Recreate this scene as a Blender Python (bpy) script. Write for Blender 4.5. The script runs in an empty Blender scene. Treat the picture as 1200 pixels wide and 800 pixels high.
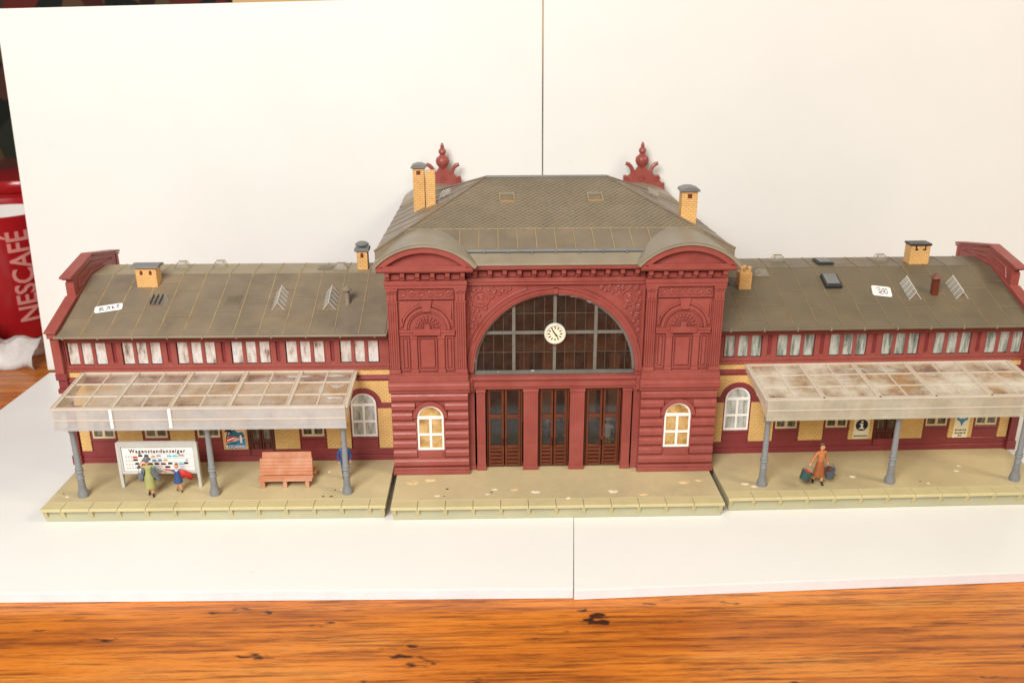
import bpy, bmesh, math, random
from mathutils import Vector, Matrix
random.seed(7)
S = 0.001                                     # everything below is written in millimetres
scene = bpy.context.scene
col = scene.collection
R = math.radians

# ---------------------------------------------------------------- camera
CP = Vector((-30.53, -397.46, 219.54)); PITCH = 0.34421; ROLL = -0.00213; YAW = 0.02494
fw = Vector((math.sin(YAW)*math.cos(PITCH), math.cos(YAW)*math.cos(PITCH), -math.sin(PITCH)))
rt = Vector((math.cos(YAW), -math.sin(YAW), 0)); up = rt.cross(fw)
rt, up = rt*math.cos(ROLL)+up*math.sin(ROLL), -rt*math.sin(ROLL)+up*math.cos(ROLL)
cam_d = bpy.data.cameras.new('camera'); cam = bpy.data.objects.new('camera', cam_d); col.objects.link(cam)
cam.matrix_world = Matrix(((rt.x, up.x, -fw.x, CP.x*S), (rt.y, up.y, -fw.y, CP.y*S), (rt.z, up.z, -fw.z, CP.z*S), (0, 0, 0, 1)))
cam_d.sensor_width = 36; cam_d.lens = 1048.5/1200*36
cam_d.clip_start = 0.01; cam_d.clip_end = 20
cam_d.dof.use_dof = True; cam_d.dof.focus_distance = 0.428; cam_d.dof.aperture_fstop = 15.0
scene.camera = cam

# ---------------------------------------------------------------- light of the room
w = bpy.data.worlds.new('World'); scene.world = w; w.use_nodes = True
bg = w.node_tree.nodes['Background']; bg.inputs[0].default_value = (1.0, 0.95, 0.885, 1); bg.inputs[1].default_value = 0.22
def area(name, loc, target, size, energy, color, sy=None):
    d = bpy.data.lights.new(name, 'AREA'); d.size = size*S; d.energy = energy; d.color = color
    if sy: d.shape = 'RECTANGLE'; d.size_y = sy*S
    o = bpy.data.objects.new(name, d); col.objects.link(o)
    o.location = Vector(loc)*S
    o.rotation_euler = (Vector(target)-Vector(loc)).to_track_quat('-Z', 'Y').to_euler()
    return o
area('window_light', (-300, -700, 620), (0, 40, 40), 430, 12.3, (1.0, 0.98, 0.945))
area('room_lamp', (850, -420, 820), (150, 120, 80), 300, 5.6, (1.0, 0.88, 0.66))
scene.view_settings.view_transform = 'Standard'; scene.view_settings.look = 'None'
scene.view_settings.exposure = 0.0; scene.view_settings.gamma = 1.0
scene.view_settings.use_curve_mapping = False

# ---------------------------------------------------------------- materials
MATS = {}
class NT:
    def __init__(s, name):
        s.m = bpy.data.materials.new(name); s.m.use_nodes = True; s.t = s.m.node_tree
        s.b = s.t.nodes['Principled BSDF']; s.out = s.t.nodes['Material Output']
        MATS[name] = s.m
        s.tc = s.n('ShaderNodeTexCoord')
    def n(s, typ, **kw):
        x = s.t.nodes.new(typ)
        for k, v in kw.items(): setattr(x, k, v)
        return x
    def l(s, a, b): s.t.links.new(a, b)
    def mapped(s, scale=(1, 1, 1), rot=(0, 0, 0), src=None):
        mp = s.n('ShaderNodeMapping'); mp.inputs['Scale'].default_value = scale; mp.inputs['Rotation'].default_value = rot
        s.l(src or s.tc.outputs['Object'], mp.inputs[0]); return mp.outputs[0]
    def noise(s, scale, detail=4, rough=.6, vec=None):
        x = s.n('ShaderNodeTexNoise'); x.inputs['Scale'].default_value = scale
        x.inputs['Detail'].default_value = detail; x.inputs['Roughness'].default_value = rough
        s.l(vec or s.tc.outputs['Object'], x.inputs['Vector']); return x.outputs['Fac']
    def ramp(s, fac, stops):
        x = s.n('ShaderNodeValToRGB'); e = x.color_ramp.elements
        while len(e) < len(stops): e.new(.5)
        for i, (p, c) in enumerate(stops):
            e[i].position = p; e[i].color = (c[0], c[1], c[2], 1) if hasattr(c, '__len__') else (c, c, c, 1)
        s.l(fac, x.inputs[0]); return x.outputs[0]
    def mix(s, fac, a, b, mode='MIX'):
        x = s.n('ShaderNodeMix', data_type='RGBA', blend_type=mode)
        for sock, v in ((x.inputs[0], fac), (x.inputs[6], a), (x.inputs[7], b)):
            if isinstance(v, (int, float)): sock.default_value = v
            elif isinstance(v, tuple): sock.default_value = (v[0], v[1], v[2], 1)
            else: s.l(v, sock)
        return x.outputs[2]
    def bump(s, h, strength, dist):
        x = s.n('ShaderNodeBump'); x.inputs['Strength'].default_value = strength; x.inputs['Distance'].default_value = dist*S
        s.l(h, x.inputs['Height']); s.l(x.outputs[0], s.b.inputs['Normal'])
def plastic(name, c, rough=.5, var=.12, scale=120, dust=None, dust_amt=.0, bump=.15, spec=.4, fine=900):
    t = NT(name)
    n1 = t.noise(scale, 5); f = t.ramp(n1, [(.3, (1-var,)*3), (.7, (1+var,)*3)])
    base = t.mix(1.0, c, f, 'MULTIPLY')
    if dust:
        n2 = t.noise(scale*.45, 6, .7); df = t.ramp(n2, [(.45, 0.0), (.75, dust_amt)])
        base = t.mix(df, base, dust)
    t.l(base, t.b.inputs['Base Color'])
    rr = t.ramp(t.noise(scale*2, 3), [(.3, max(0.02, rough-.1)), (.7, min(1, rough+.1))]); t.l(rr, t.b.inputs['Roughness'])
    t.b.inputs['Specular IOR Level'].default_value = spec
    if bump: t.bump(t.noise(fine, 3), bump, .12)
    return t.m
RED = plastic('red_plastic', (.280, .061, .048), .40, .10, 90, (.36, .115, .095), .45, .2)
MAROON = plastic('maroon_plastic', (.215, .034, .037), .40, .10, 90, (.32, .08, .08), .25, .2)
ROOF = plastic('roof_plastic', (.182, .141, .098), .40, .16, 70, (.285, .20, .115), .6, .2)
ROOFD = plastic('roof_plastic_dark', (.140, .110, .069), .42, .12, 70, (.215, .145, .075), .45, .2)  # roof plastic with the right wing's dimmer light put into its colour; also hatch panes
ROOFT = plastic('roof_top_lightened', (.26, .205, .125), .44, .12, 70, (.34, .25, .14), .4, .2)  # roof colour lightened for the strip facing up to the light; also skylight frames
SEAM = plastic('roof_seam', (.33, .24, .125), .6, .2, 200)
SEAMD = plastic('roof_seam_brown', (.215, .15, .08), .6, .2, 200)
ZINC = plastic('roof_pale_plastic', (.255, .212, .152), .42, .12, 70, (.31, .255, .175), .4)
LEAD = plastic('grey_plastic', (.17, .17, .165), .42, .12, 150)
POST = plastic('post_grey', (.20, .205, .21), .42, .10, 200, (.33, .32, .30), .3)
FRAMEG = plastic('window_grey', (.15, .14, .12), .45, .12, 200)
WHITEF = plastic('window_white', (.84, .82, .77), .4, .05, 200)
CREAMF = plastic('window_cream', (.66, .56, .36), .4, .07, 200)
DOORB = plastic('door_brown', (.120, .030, .012), .35, .15, 200)
DOORM = plastic('door_dark', (.085, .016, .010), .35, .15, 200)
PLAT = plastic('platform_tan', (.52, .43, .245), .48, .10, 26, (.35, .29, .17), .95, .2)
PLATS = plastic('platform_side', (.42, .395, .255), .5, .06, 60, (.50, .45, .26), .4)
EDGE = plastic('platform_edging', (.53, .455, .245), .55, .08, 60, (.47, .38, .19), .5)
BENCH = plastic('bench_terracotta', (.52, .215, .11), .42, .12, 110, (.62, .40, .30), .85)
SIGNG = plastic('sign_grey', (.52, .51, .47), .45, .06, 150)
PAPER = plastic('paper_white', (.86, .80, .76), .6, .03, 200, bump=.05)
BOARDM = plastic('foam_board_white', (.76, .745, .715), .36, .018, 9, (.70, .68, .65), .25, bump=.05, spec=.3, fine=500)
BOARDE = plastic('foam_board_edge', (.74, .735, .76), .7, .05, 80, bump=.3, fine=700)
BLACK = plastic('black_print', (.012, .012, .014), .5, .1, 200, bump=0)
SLATEB = plastic('hatch_black', (.030, .030, .030), .4, .1, 200)
FLUE = plastic('flue_brown', (.14, .030, .016), .4, .1, 200)
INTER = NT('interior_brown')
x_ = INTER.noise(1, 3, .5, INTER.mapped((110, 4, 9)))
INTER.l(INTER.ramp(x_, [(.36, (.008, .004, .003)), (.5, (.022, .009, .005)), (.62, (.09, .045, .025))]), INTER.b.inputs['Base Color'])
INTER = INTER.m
GLUE = plastic('glue_residue', (.66, .50, .27), .35, .2, 300)
GLUEW = plastic('glue_pale', (.72, .62, .46), .3, .2, 300)
CHIP = plastic('dark_chip', (.06, .035, .02), .5, .2, 300)
CARD = plastic('cardboard_tan', (.55, .33, .14), .7, .1, 20)
SKIN = plastic('figure_skin', (.62, .30, .16), .5, .08, 400, bump=0)
def flat(name, c, rough=.5): return plastic(name, c, rough, .10, 300, bump=.1)
F_GREY = flat('figure_grey', (.125, .145, .165)); F_OLIVE = flat('figure_olive', (.33, .33, .12)); F_BLUE = flat('figure_blue', (.03, .075, .20))
F_RED = flat('figure_red', (.52, .028, .025)); F_BROWN = flat('figure_brown', (.30, .09, .028)); F_ORANGE = flat('figure_orange', (.44, .16, .055))
F_HAIR = flat('figure_hair', (.10, .04, .02)); F_WHITE = flat('figure_white', (.75, .72, .68)); F_GREEN = flat('bucket_green', (.035, .085, .075))
F_BUCK = flat('bucket_blue_grey', (.10, .12, .16)); F_BLACKS = flat('figure_shoe', (.012, .011, .011)); F_TAN = flat('figure_tan', (.45, .28, .12)); F_NAVY = flat('figure_navy', (.015, .02, .045))
TEAL = flat('print_teal', (.02, .16, .26)); SKYP = flat('print_sky', (.78, .52, .34)); PRED = flat('print_red', (.60, .05, .03)); CYAN = flat('print_cyan', (.10, .48, .60))
PBLUE = flat('print_blue', (.05, .22, .45)); YEL = flat('print_ochre', (.50, .32, .08)); INK = flat('pen_ink', (.03, .03, .07)); DIAL = flat('clock_dial', (.80, .72, .52)); RIM = flat('clock_rim', (.66, .62, .52)); GOLDG = flat('tick_dark', (.05, .045, .04))
PGREY = flat('print_grey', (.35, .33, .33))

def brick_mat(name, c1, c2, mortar):
    t = NT(name)
    sep = t.n('ShaderNodeSeparateXYZ'); t.l(t.tc.outputs['Object'], sep.inputs[0])
    ad = t.n('ShaderNodeMath', operation='ADD'); t.l(sep.outputs[0], ad.inputs[0]); t.l(sep.outputs[1], ad.inputs[1])
    cb = t.n('ShaderNodeCombineXYZ'); t.l(ad.outputs[0], cb.inputs[0]); t.l(sep.outputs[2], cb.inputs[1])
    b = t.n('ShaderNodeTexBrick'); t.l(cb.outputs[0], b.inputs['Vector'])
    b.inputs['Scale'].default_value = 1; b.inputs['Brick Width'].default_value = .0025; b.inputs['Row Height'].default_value = .00105
    b.inputs['Mortar Size'].default_value = .00012; b.inputs['Mortar Smooth'].default_value = .4
    for k, c in (('Color1', c1), ('Color2', c2), ('Mortar', mortar)): b.inputs[k].default_value = (*c, 1)
    v = t.ramp(t.noise(90, 5), [(.3, (.85,)*3), (.7, (1.1,)*3)])
    t.l(t.mix(1.0, b.outputs[0], v, 'MULTIPLY'), t.b.inputs['Base Color'])
    inv = t.n('ShaderNodeMath', operation='SUBTRACT'); inv.inputs[0].default_value = 1; t.l(b.outputs['Fac'], inv.inputs[1])
    t.bump(inv.outputs[0], .8, .15); t.b.inputs['Roughness'].default_value = .5
    return t.m
BRICK = brick_mat('yellow_brick', (.76, .49, .185), (.71, .45, .165), (.52, .30, .10))
BRICKC = brick_mat('chimney_brick', (.78, .46, .17), (.72, .41, .15), (.55, .29, .09))

def pane_mat(name, stops, sx, sz, rough=.12):
    t = NT(name)
    v = t.mapped((sx, sx, sz)); n = t.noise(1, 5, .65, v)
    n2 = t.noise(500, 3)
    base = t.mix(t.ramp(n2, [(.6, 0.), (.75, .35)]), t.ramp(n, stops), (.7, .66, .6))
    t.l(base, t.b.inputs['Base Color']); t.b.inputs['Roughness'].default_value = rough
    t.b.inputs['Specular IOR Level'].default_value = .5
    return t.m
CURT_L = pane_mat('curtain_pane_pale', [(.30, (.16, .11, .08)), (.42, (.50, .42, .36)), (.58, (.68, .64, .61)), (.72, (.36, .42, .46))], 330, 110)
CURT_R = pane_mat('curtain_pane_green', [(.32, (.07, .08, .07)), (.45, (.22, .25, .22)), (.58, (.50, .50, .44)), (.72, (.18, .26, .30))], 420, 60)
CURT_D = pane_mat('curtain_pane_dark', [(.35, (.030, .022, .014)), (.5, (.10, .075, .045)), (.7, (.24, .19, .12))], 700, 90)
CURT_A = pane_mat('curtain_pane_arch', [(.33, (.20, .20, .17)), (.5, (.42, .42, .38)), (.7, (.62, .62, .58))], 500, 110)
YPANE = pane_mat('yellow_paper_pane', [(.3, (.26, .13, .035)), (.5, (.50, .30, .10)), (.7, (.62, .44, .20))], 160, 160)

def glass_mat(name, tint, refl=.10, haze=0.0, hazec=(.6, .6, .62)):
    t = NT(name); nt = t.t
    tr = t.n('ShaderNodeBsdfTransparent'); tr.inputs[0].default_value = (*tint, 1)
    gl = t.n('ShaderNodeBsdfGlossy'); gl.inputs['Roughness'].default_value = .08
    df = t.n('ShaderNodeBsdfDiffuse'); df.inputs[0].default_value = (*hazec, 1)
    m1 = t.n('ShaderNodeMixShader'); m2 = t.n('ShaderNodeMixShader')
    hz = t.ramp(t.noise(160, 5, .7), [(.4, haze*.3), (.75, haze)])
    t.l(hz, m1.inputs[0]); t.l(tr.outputs[0], m1.inputs[1]); t.l(df.outputs[0], m1.inputs[2])
    m2.inputs[0].default_value = refl; t.l(m1.outputs[0], m2.inputs[1]); t.l(gl.outputs[0], m2.inputs[2])
    t.l(m2.outputs[0], t.out.inputs[0]); return t.m
GLASS = glass_mat('hall_glass', (.72, .60, .50), .045, .03)
DGLASS = glass_mat('door_glass', (.74, .72, .70), .045, .05, (.30, .30, .32))
SKYG = glass_mat('skylight_clear', (.95, .94, .90), .10, .14, (.75, .72, .68))
def canopy_mat(name, lo, hi, tint, dustc):
    t = NT(name)
    tr = t.n('ShaderNodeBsdfTransparent'); tr.inputs[0].default_value = (*tint, 1)
    tl = t.n('ShaderNodeBsdfTranslucent'); tl.inputs[0].default_value = (*dustc, 1)
    t.b.inputs['Base Color'].default_value = (*dustc, 1); t.b.inputs['Roughness'].default_value = .32
    m0 = t.n('ShaderNodeMixShader'); m0.inputs[0].default_value = .35
    t.l(t.b.outputs[0], m0.inputs[1]); t.l(tl.outputs[0], m0.inputs[2])
    f = t.ramp(t.noise(60, 5, .62), [(.40, lo), (.70, hi)])
    m1 = t.n('ShaderNodeMixShader'); t.l(f, m1.inputs[0]); t.l(tr.outputs[0], m1.inputs[1]); t.l(m0.outputs[0], m1.inputs[2])
    t.l(m1.outputs[0], t.out.inputs[0]); t.bump(t.noise(700, 3), .3, .1); return t.m
DORG = canopy_mat('dormer_glass', .40, .6, (.92, .90, .85), (.80, .76, .68))
TENTG = canopy_mat('tent_glass', .22, .42, (.93, .91, .87), (.74, .71, .66))
RIBW = canopy_mat('skylight_rib', .5, .75, (.95, .95, .93), (.85, .82, .76))
CANP = canopy_mat('canopy_pane', .14, .55, (.90, .85, .78), (.76, .71, .64))
CANR = canopy_mat('canopy_pane_dusty', .16, 1.0, (.86, .77, .62), (.84, .79, .69))
CANB = canopy_mat('canopy_bar', .66, .86, (.95, .9, .82), (.86, .79, .69))
CANF = canopy_mat('canopy_fascia', .50, .78, (.92, .92, .92), (.72, .71, .70))
CANFR = canopy_mat('canopy_fascia_stained', .52, .88, (.92, .88, .76), (.72, .69, .58))
SMEAR = canopy_mat('glue_smear', .35, .9, (.95, .95, .95), (.85, .82, .77))

# wood of the table
t = NT('table_wood')
v1 = t.mapped((4.5, 46, 46), (0, 0, R(3))); g1 = t.noise(1, 8, .7, v1)
v2 = t.mapped((26, 620, 300), (0, 0, R(2.5))); g2 = t.noise(1, 6, .72, v2)
v3 = t.mapped((55, 120, 60), (0, 0, R(4))); g3 = t.noise(1, 3, .55, v3)
v4 = t.mapped((90, 1900, 900), (0, 0, R(4))); g4 = t.noise(1, 3, .6, v4)
c = t.ramp(g1, [(.28, (.18, .036, .005)), (.42, (.42, .112, .012)), (.56, (.62, .190, .020)), (.74, (.60, .27, .062))])
c = t.mix(t.ramp(g2, [(.36, .85), (.53, 0.)]), c, (.13, .028, .005))
c = t.mix(t.ramp(g4, [(.30, .7), (.42, 0.)]), c, (.10, .022, .004))
c = t.mix(t.ramp(g3, [(.665, 0.), (.71, .95)]), c, (.022, .008, .004))
t.l(c, t.b.inputs['Base Color'])
t.l(t.ramp(g2, [(.3, .36), (.7, .20)]), t.b.inputs['Roughness']); t.b.inputs['Specular IOR Level'].default_value = .5
t.bump(g2, .25, .25); WOOD = t.m
# patterned cloth far behind
t = NT('patterned_cloth')
vo = t.n('ShaderNodeTexVoronoi'); vo.inputs['Scale'].default_value = 26; t.l(t.tc.outputs['Object'], vo.inputs['Vector'])
sp = t.n('ShaderNodeSeparateColor'); t.l(vo.outputs['Color'], sp.inputs[0])
t.l(t.ramp(sp.outputs[0], [(.2, (.008, .011, .009)), (.4, (.15, .016, .012)), (.6, (.02, .03, .02)), (.75, (.18, .03, .02)), (.9, (.10, .07, .03))]), t.b.inputs['Base Color'])
t.b.inputs['Roughness'].default_value = .9; CLOTH = t.m
MUGR = plastic('mug_red_glaze', (.36, .010, .014), .22, .03, 20, bump=0, spec=.5)
MUGW = plastic('mug_white_glaze', (.82, .78, .74), .2, .03, 20, bump=0, spec=.5)
MUGT = plastic('mug_lettering', (.66, .25, .22), .35, .05, 60, bump=0)
WRAP = canopy_mat('clear_wrap', .55, .9, (.97, .95, .92), (.92, .90, .88))

# ---------------------------------------------------------------- mesh helpers
class MB:
    def __init__(s): s.v = []; s.f = []; s.mi = []
    def add(s, vs, fs, mi=0):
        o = len(s.v); s.v += [tuple(p) for p in vs]; s.f += [tuple(i+o for i in f) for f in fs]; s.mi += [mi]*len(fs); return s
    def box(s, x0, x1, y0, y1, z0, z1, mi=0):
        x0, x1 = min(x0, x1), max(x0, x1); y0, y1 = min(y0, y1), max(y0, y1); z0, z1 = min(z0, z1), max(z0, z1)
        return s.add([(x0, y0, z0), (x1, y0, z0), (x1, y1, z0), (x0, y1, z0), (x0, y0, z1), (x1, y0, z1), (x1, y1, z1), (x0, y1, z1)],
                     [(3, 2, 1, 0), (4, 5, 6, 7), (0, 1, 5, 4), (1, 2, 6, 5), (2, 3, 7, 6), (3, 0, 4, 7)], mi)
    def ext(s, pts, ax, a, b, mi=0):           # outline extruded along an axis: 'y' (x,z)  'x' (y,z)  'z' (x,y)
        n = len(pts)
        def P(p, t): return (p[0], t, p[1]) if ax == 'y' else (t, p[0], p[1]) if ax == 'x' else (p[0], p[1], t)
        vs = [P(p, a) for p in pts]+[P(p, b) for p in pts]
        fs = [tuple(range(n))[::-1], tuple(range(n, 2*n))]+[(i, (i+1) % n, n+(i+1) % n, n+i) for i in range(n)]
        return s.add(vs, fs, mi)
    def ring(s, cx, cz, r0, r1, a0, a1, y0, y1, n=24, mi=0):
        vs = []; fs = []; full = abs(a1-a0) >= 359.9
        m = n if full else n+1
        for i in range(m):
            a = R(a0+(a1-a0)*i/n); c_, s_ = math.cos(a), math.sin(a)
            vs += [(cx+r0*c_, y0, cz+r0*s_), (cx+r1*c_, y0, cz+r1*s_), (cx+r1*c_, y1, cz+r1*s_), (cx+r0*c_, y1, cz+r0*s_)]
        for i in range(n):
            a = 4*i; b = 4*((i+1) % m)
            fs += [(a, a+1, b+1, b), (a+1, a+2, b+2, b+1), (a+2, a+3, b+3, b+2), (a+3, a, b, b+3)]
        if not full: fs += [(0, 3, 2, 1), (4*n, 4*n+1, 4*n+2, 4*n+3)]
        return s.add(vs, fs, mi)
    def lathe(s, prof, c=(0, 0, 0), n=14, mi=0, sy=1.0):
        vs = []; fs = []; k = len(prof)
        for r, z in prof:
            for i in range(n):
                a = 2*math.pi*i/n; vs.append((c[0]+r*math.cos(a), c[1]+r*math.sin(a)*sy, c[2]+z))
        for j in range(k-1):
            for i in range(n): fs.append((j*n+i, j*n+(i+1) % n, (j+1)*n+(i+1) % n, (j+1)*n+i))
        fs += [tuple(range(n))[::-1], tuple((k-1)*n+i for i in range(n))]
        return s.add(vs, fs, mi)
    def tube(s, path, r, n=6, mi=0):
        path = [Vector(p) for p in path]; vs = []; fs = []; k = len(path)
        for j, p in enumerate(path):
            d = (path[min(j+1, k-1)]-path[max(j-1, 0)]).normalized()
            a = d.cross(Vector((0.13, .99, .07))); a = a if a.length > .05 else d.cross(Vector((1, 0, 0))); a.normalize(); b = d.cross(a)
            rr = r[j] if hasattr(r, '__len__') else r
            for i in range(n):
                t_ = 2*math.pi*i/n; q = p+a*(rr*math.cos(t_))+b*(rr*math.sin(t_)); vs.append(q)
        for j in range(k-1):
            for i in range(n): fs.append((j*n+i, j*n+(i+1) % n, (j+1)*n+(i+1) % n, (j+1)*n+i))
        fs += [tuple(range(n))[::-1], tuple((k-1)*n+i for i in range(n))]
        return s.add(vs, fs, mi)
    def slab(s, quad, th, mi=0):               # four corners, thickened along the face normal
        q = [Vector(p) for p in quad]; nrm = (q[1]-q[0]).cross(q[-1]-q[0]).normalized()
        if nrm.z < 0 or (abs(nrm.z) < 1e-6 and nrm.y > 0): nrm = -nrm
        n = len(q); vs = [p+nrm*th for p in q]+q
        fs = [tuple(range(n)), tuple(range(2*n-1, n-1, -1))]+[(i, n+i, n+(i+1) % n, (i+1) % n) for i in range(n)]
        return s.add(vs, fs, mi)
    def build(s, name, mats, parent=None, bevel=0, smooth=False, mod=None):
        me = bpy.data.meshes.new(name)
        me.from_pydata([(p[0]*S, p[1]*S, p[2]*S) for p in s.v], [], s.f)
        if not isinstance(mats, (list, tuple)): mats = [mats]
        for m in mats: me.materials.append(m)
        if len(mats) > 1: me.polygons.foreach_set('material_index', s.mi)
        b = bmesh.new(); b.from_mesh(me); bmesh.ops.recalc_face_normals(b, faces=b.faces)
        if bevel:
            ed = [e for e in b.edges if len(e.link_faces) == 2 and e.calc_face_angle(0) > .6]
            try: bmesh.ops.bevel(b, geom=ed, offset=bevel*S, segments=1, affect='EDGES', clamp_overlap=True)
            except Exception: pass
        b.to_mesh(me); b.free()
        if smooth:
            me.shade_smooth()
            me.set_sharp_from_angle(angle=R(42))
        return link(name, me, parent)
def link(name, me, parent=None):
    o = bpy.data.objects.new(name, me); col.objects.link(o)
    if parent: o.parent = parent
    return o
def thing(name, label, cat, loc=(0, 0, 0), rz=0, group=None):
    o = bpy.data.objects.new(name, None); col.objects.link(o); o.empty_display_size = .01
    o.location = Vector(loc)*S; o.rotation_euler = (0, 0, rz)
    return tag(o, label, cat, group)
def tag(o, label, cat=None, group=None, kind=None):
    if label: o['label'] = label
    if cat: o['category'] = cat
    if group: o['group'] = group
    if kind: o['kind'] = kind
    return o
def B(name, mat, parent, x0, x1, y0, y1, z0, z1, bevel=.15): return MB().box(x0, x1, y0, y1, z0, z1).build(name, mat, parent, bevel)
def copy_of(o, parent, loc):
    c_ = o.copy(); col.objects.link(c_); c_.parent = parent; c_.location = Vector(loc)*S; return c_
def text_mesh(body, size, depth=.05, align='CENTER', spacing=1.0, bold=0.0):
    cu = bpy.data.curves.new('lettering', 'FONT'); cu.body = body; cu.size = size*S; cu.extrude = depth*S; cu.align_x = align; cu.align_y = 'CENTER'; cu.space_character = spacing
    cu.resolution_u = 3; cu.offset = bold*S
    o = bpy.data.objects.new('lettering', cu); col.objects.link(o)
    me = bpy.data.meshes.new_from_object(o.evaluated_get(bpy.context.evaluated_depsgraph_get()))
    bpy.data.objects.remove(o); return me
def text(body, size, mat, parent, loc, rot=(R(90), 0, 0), spacing=1.0, sx=1.0, align='CENTER', bold=0.0):
    me = text_mesh(body, size, .04, align, spacing, bold); me.materials.clear(); me.materials.append(mat)
    o = link('lettering', me, parent); o.location = Vector(loc)*S; o.rotation_euler = rot; o.scale = (sx, 1, 1); return o
def arcpts(cx, cz, r, a0, a1, n): return [(cx+r*math.cos(R(a0+(a1-a0)*i/n)), cz+r*math.sin(R(a0+(a1-a0)*i/n))) for i in range(n+1)]
def spiral(cx, cz, r, y, turns=1.4, a0=0, sgn=1, n=16):
    return [(cx+sgn*r*(1-.75*i/n)*math.cos(a0+turns*2*math.pi*i/n), y, cz+r*(1-.75*i/n)*math.sin(a0+turns*2*math.pi*i/n)) for i in range(n+1)]
def blob(mb, c, rx, ry, rz, n=8, m=5, jit=.15, mi=0):
    vs = []; fs = []
    for j in range(m+1):
        th = math.pi*j/m
        for i in range(n):
            a = 2*math.pi*i/n; k = 1+random.uniform(-jit, jit)
            vs.append((c[0]+rx*k*math.sin(th)*math.cos(a), c[1]+ry*k*math.sin(th)*math.sin(a), c[2]+rz*k*math.cos(th)))
    for j in range(m):
        for i in range(n): fs.append((j*n+i, j*n+(i+1) % n, (j+1)*n+(i+1) % n, (j+1)*n+i))
    mb.add(vs, fs, mi)
def arch_outline(cx, hw, z0, zs, n=14):        # rectangle with a semicircular head
    return [(cx-hw, z0), (cx+hw, z0)]+arcpts(cx, zs, hw, 0, 180, n)

# ---------------------------------------------------------------- the setting
ZT = -5.0
m = MB(); N = 24
m.box(-900, 900, -330, 620, ZT-25, ZT); tbl = m.build('table_top', WOOD, None, .8); tag(tbl, None, kind='structure')
ba = thing('foam_board', 'white foam board lying flat on the table under the station wing with the bench', 'board')
m = MB(); m.ext([(-331, -81), (2.2, -86.2), (7.4, -30), (8.8, 163), (-324, 163)], 'z', ZT+.15, 0, 0); m.build('sheet', BOARDM, ba, .07)
m = MB(); m.ext([(-330.7, -81.1), (1.9, -86.3), (1.9, -86.2), (-330.7, -81)], 'z', ZT+.25, -.35); m.build('cut_edge', BOARDE, ba)
bb = thing('foam_board', 'white foam board lying flat on the table under the wing with the bucket carrier', 'board')
m = MB(); m.ext([(2.45, -87.2), (420, -72), (420, 163), (9.05, 163), (7.62, -30)], 'z', ZT+.15, -.1, 0); m.build('sheet', BOARDM, bb, .07)
m = MB(); m.ext([(2.7, -87.3), (419, -72.1), (419, -72), (2.7, -87.2)], 'z', ZT+.25, -.45); m.build('cut_edge', BOARDE, bb)
YB = 167
bc = thing('backdrop_board', 'upright white backdrop sheet behind the wing with the bench, beside the red mug', 'board')
m = MB(); m.ext([(-327, 0.2), (3.6, 0.2), (1.9, 233.5), (-318, 226.5)], 'y', YB, YB+4); m.build('sheet', BOARDM, bc, .3)
bd = thing('backdrop_board', 'upright white backdrop sheet behind the wing with the bucket carrier', 'board')
m = MB(); m.ext([(4.1, 0.2), (430, 0.2), (430, 262), (2.5, 262)], 'y', YB-.4, YB+3.6); m.build('sheet', BOARDM, bd, .3)
cl = MB(); nx = 40
vs = []; fs = []
for i in range(nx+1):
    x = -1100+2200*i/nx; y = 700+18*math.sin(i*1.3)+9*math.sin(i*2.9)
    vs += [(x, y, ZT-200), (x, y, 700)]
for i in range(nx): fs.append((2*i, 2*i+2, 2*i+3, 2*i+1))
cl.add(vs, fs); cl = cl.build('patterned_curtain', CLOTH, None, 0, True)
so = cl.modifiers.new('thickness', 'SOLIDIFY'); so.thickness = .002
tag(cl, 'dark red and olive patterned cloth hanging far behind the backdrop', 'curtain')
cb = thing('cardboard_box', 'tan cardboard box standing behind the white backdrop', 'box', (-70, 250, ZT))
MB().box(-132, 100, 0, 80, 0, 262).build('carton', CARD, cb, .6)
MB().box(-132, 100, -.4, 0, 120, 150).build('tape', MUGW, cb)

# ---------------------------------------------------------------- mugs and wrap on the table
def mug(label, loc, rz, lettering):
    g = thing('mug', label, 'mug', loc, rz)
    prof = [(30, 0), (36, 2), (38.5, 12), (41, 60), (43, 92), (42.6, 94.5), (41.2, 94.5)]
    MB().lathe(prof+[(40.4, 90), (38.5, 60), (36, 12), (30, 7)], n=48).build('body', MUGR, g, 0, True)
    MB().lathe([(36.2, 13), (38.7, 60), (40.6, 90), (40.3, 90), (38.3, 60), (35.6, 12.6), (29, 7.4)], n=48).build('inside', MUGW, g, 0, True)
    MB().tube([(0, 40, 78), (0, 58, 76), (0, 66, 60), (0, 62, 36), (0, 38, 24)], [6, 6, 6, 6, 6], 10).build('handle', MUGR, g, 0, True)
    if lettering:
        me = text_mesh('NESCAFÉ', 20.5, .15, bold=.35); me.materials.clear(); me.materials.append(MUGT)
        bmx = bmesh.new(); bmx.from_mesh(me)
        bmesh.ops.triangulate(bmx, faces=bmx.faces); bmesh.ops.subdivide_edges(bmx, edges=[e for e in bmx.edges if e.calc_length() > .004], cuts=3)
        for v in bmx.verts:                        # wrap the word up the mug's side
            along, across, d = v.co.x/S, v.co.y/S, v.co.z/S
            z = 50+along*.82; r = 38.4+z*.048+.25+d; a = -math.pi/2-across/41
            v.co = Vector((r*math.cos(a), r*math.sin(a), z))*S
        bmx.to_mesh(me); bmx.free(); link('lettering', me, g)
    return g
mug('red mug with white lettering and white inside, beside the backdrop', (-398, 268, ZT), R(46), True)
cn = thing('canister', 'plain red canister standing behind the lettered mug', 'canister', (-432, 390, ZT))
MB().lathe([(40, 0), (41, 1.5), (41, 90), (40, 91)], n=40).build('body', MUGR, cn, 0, True)
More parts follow.
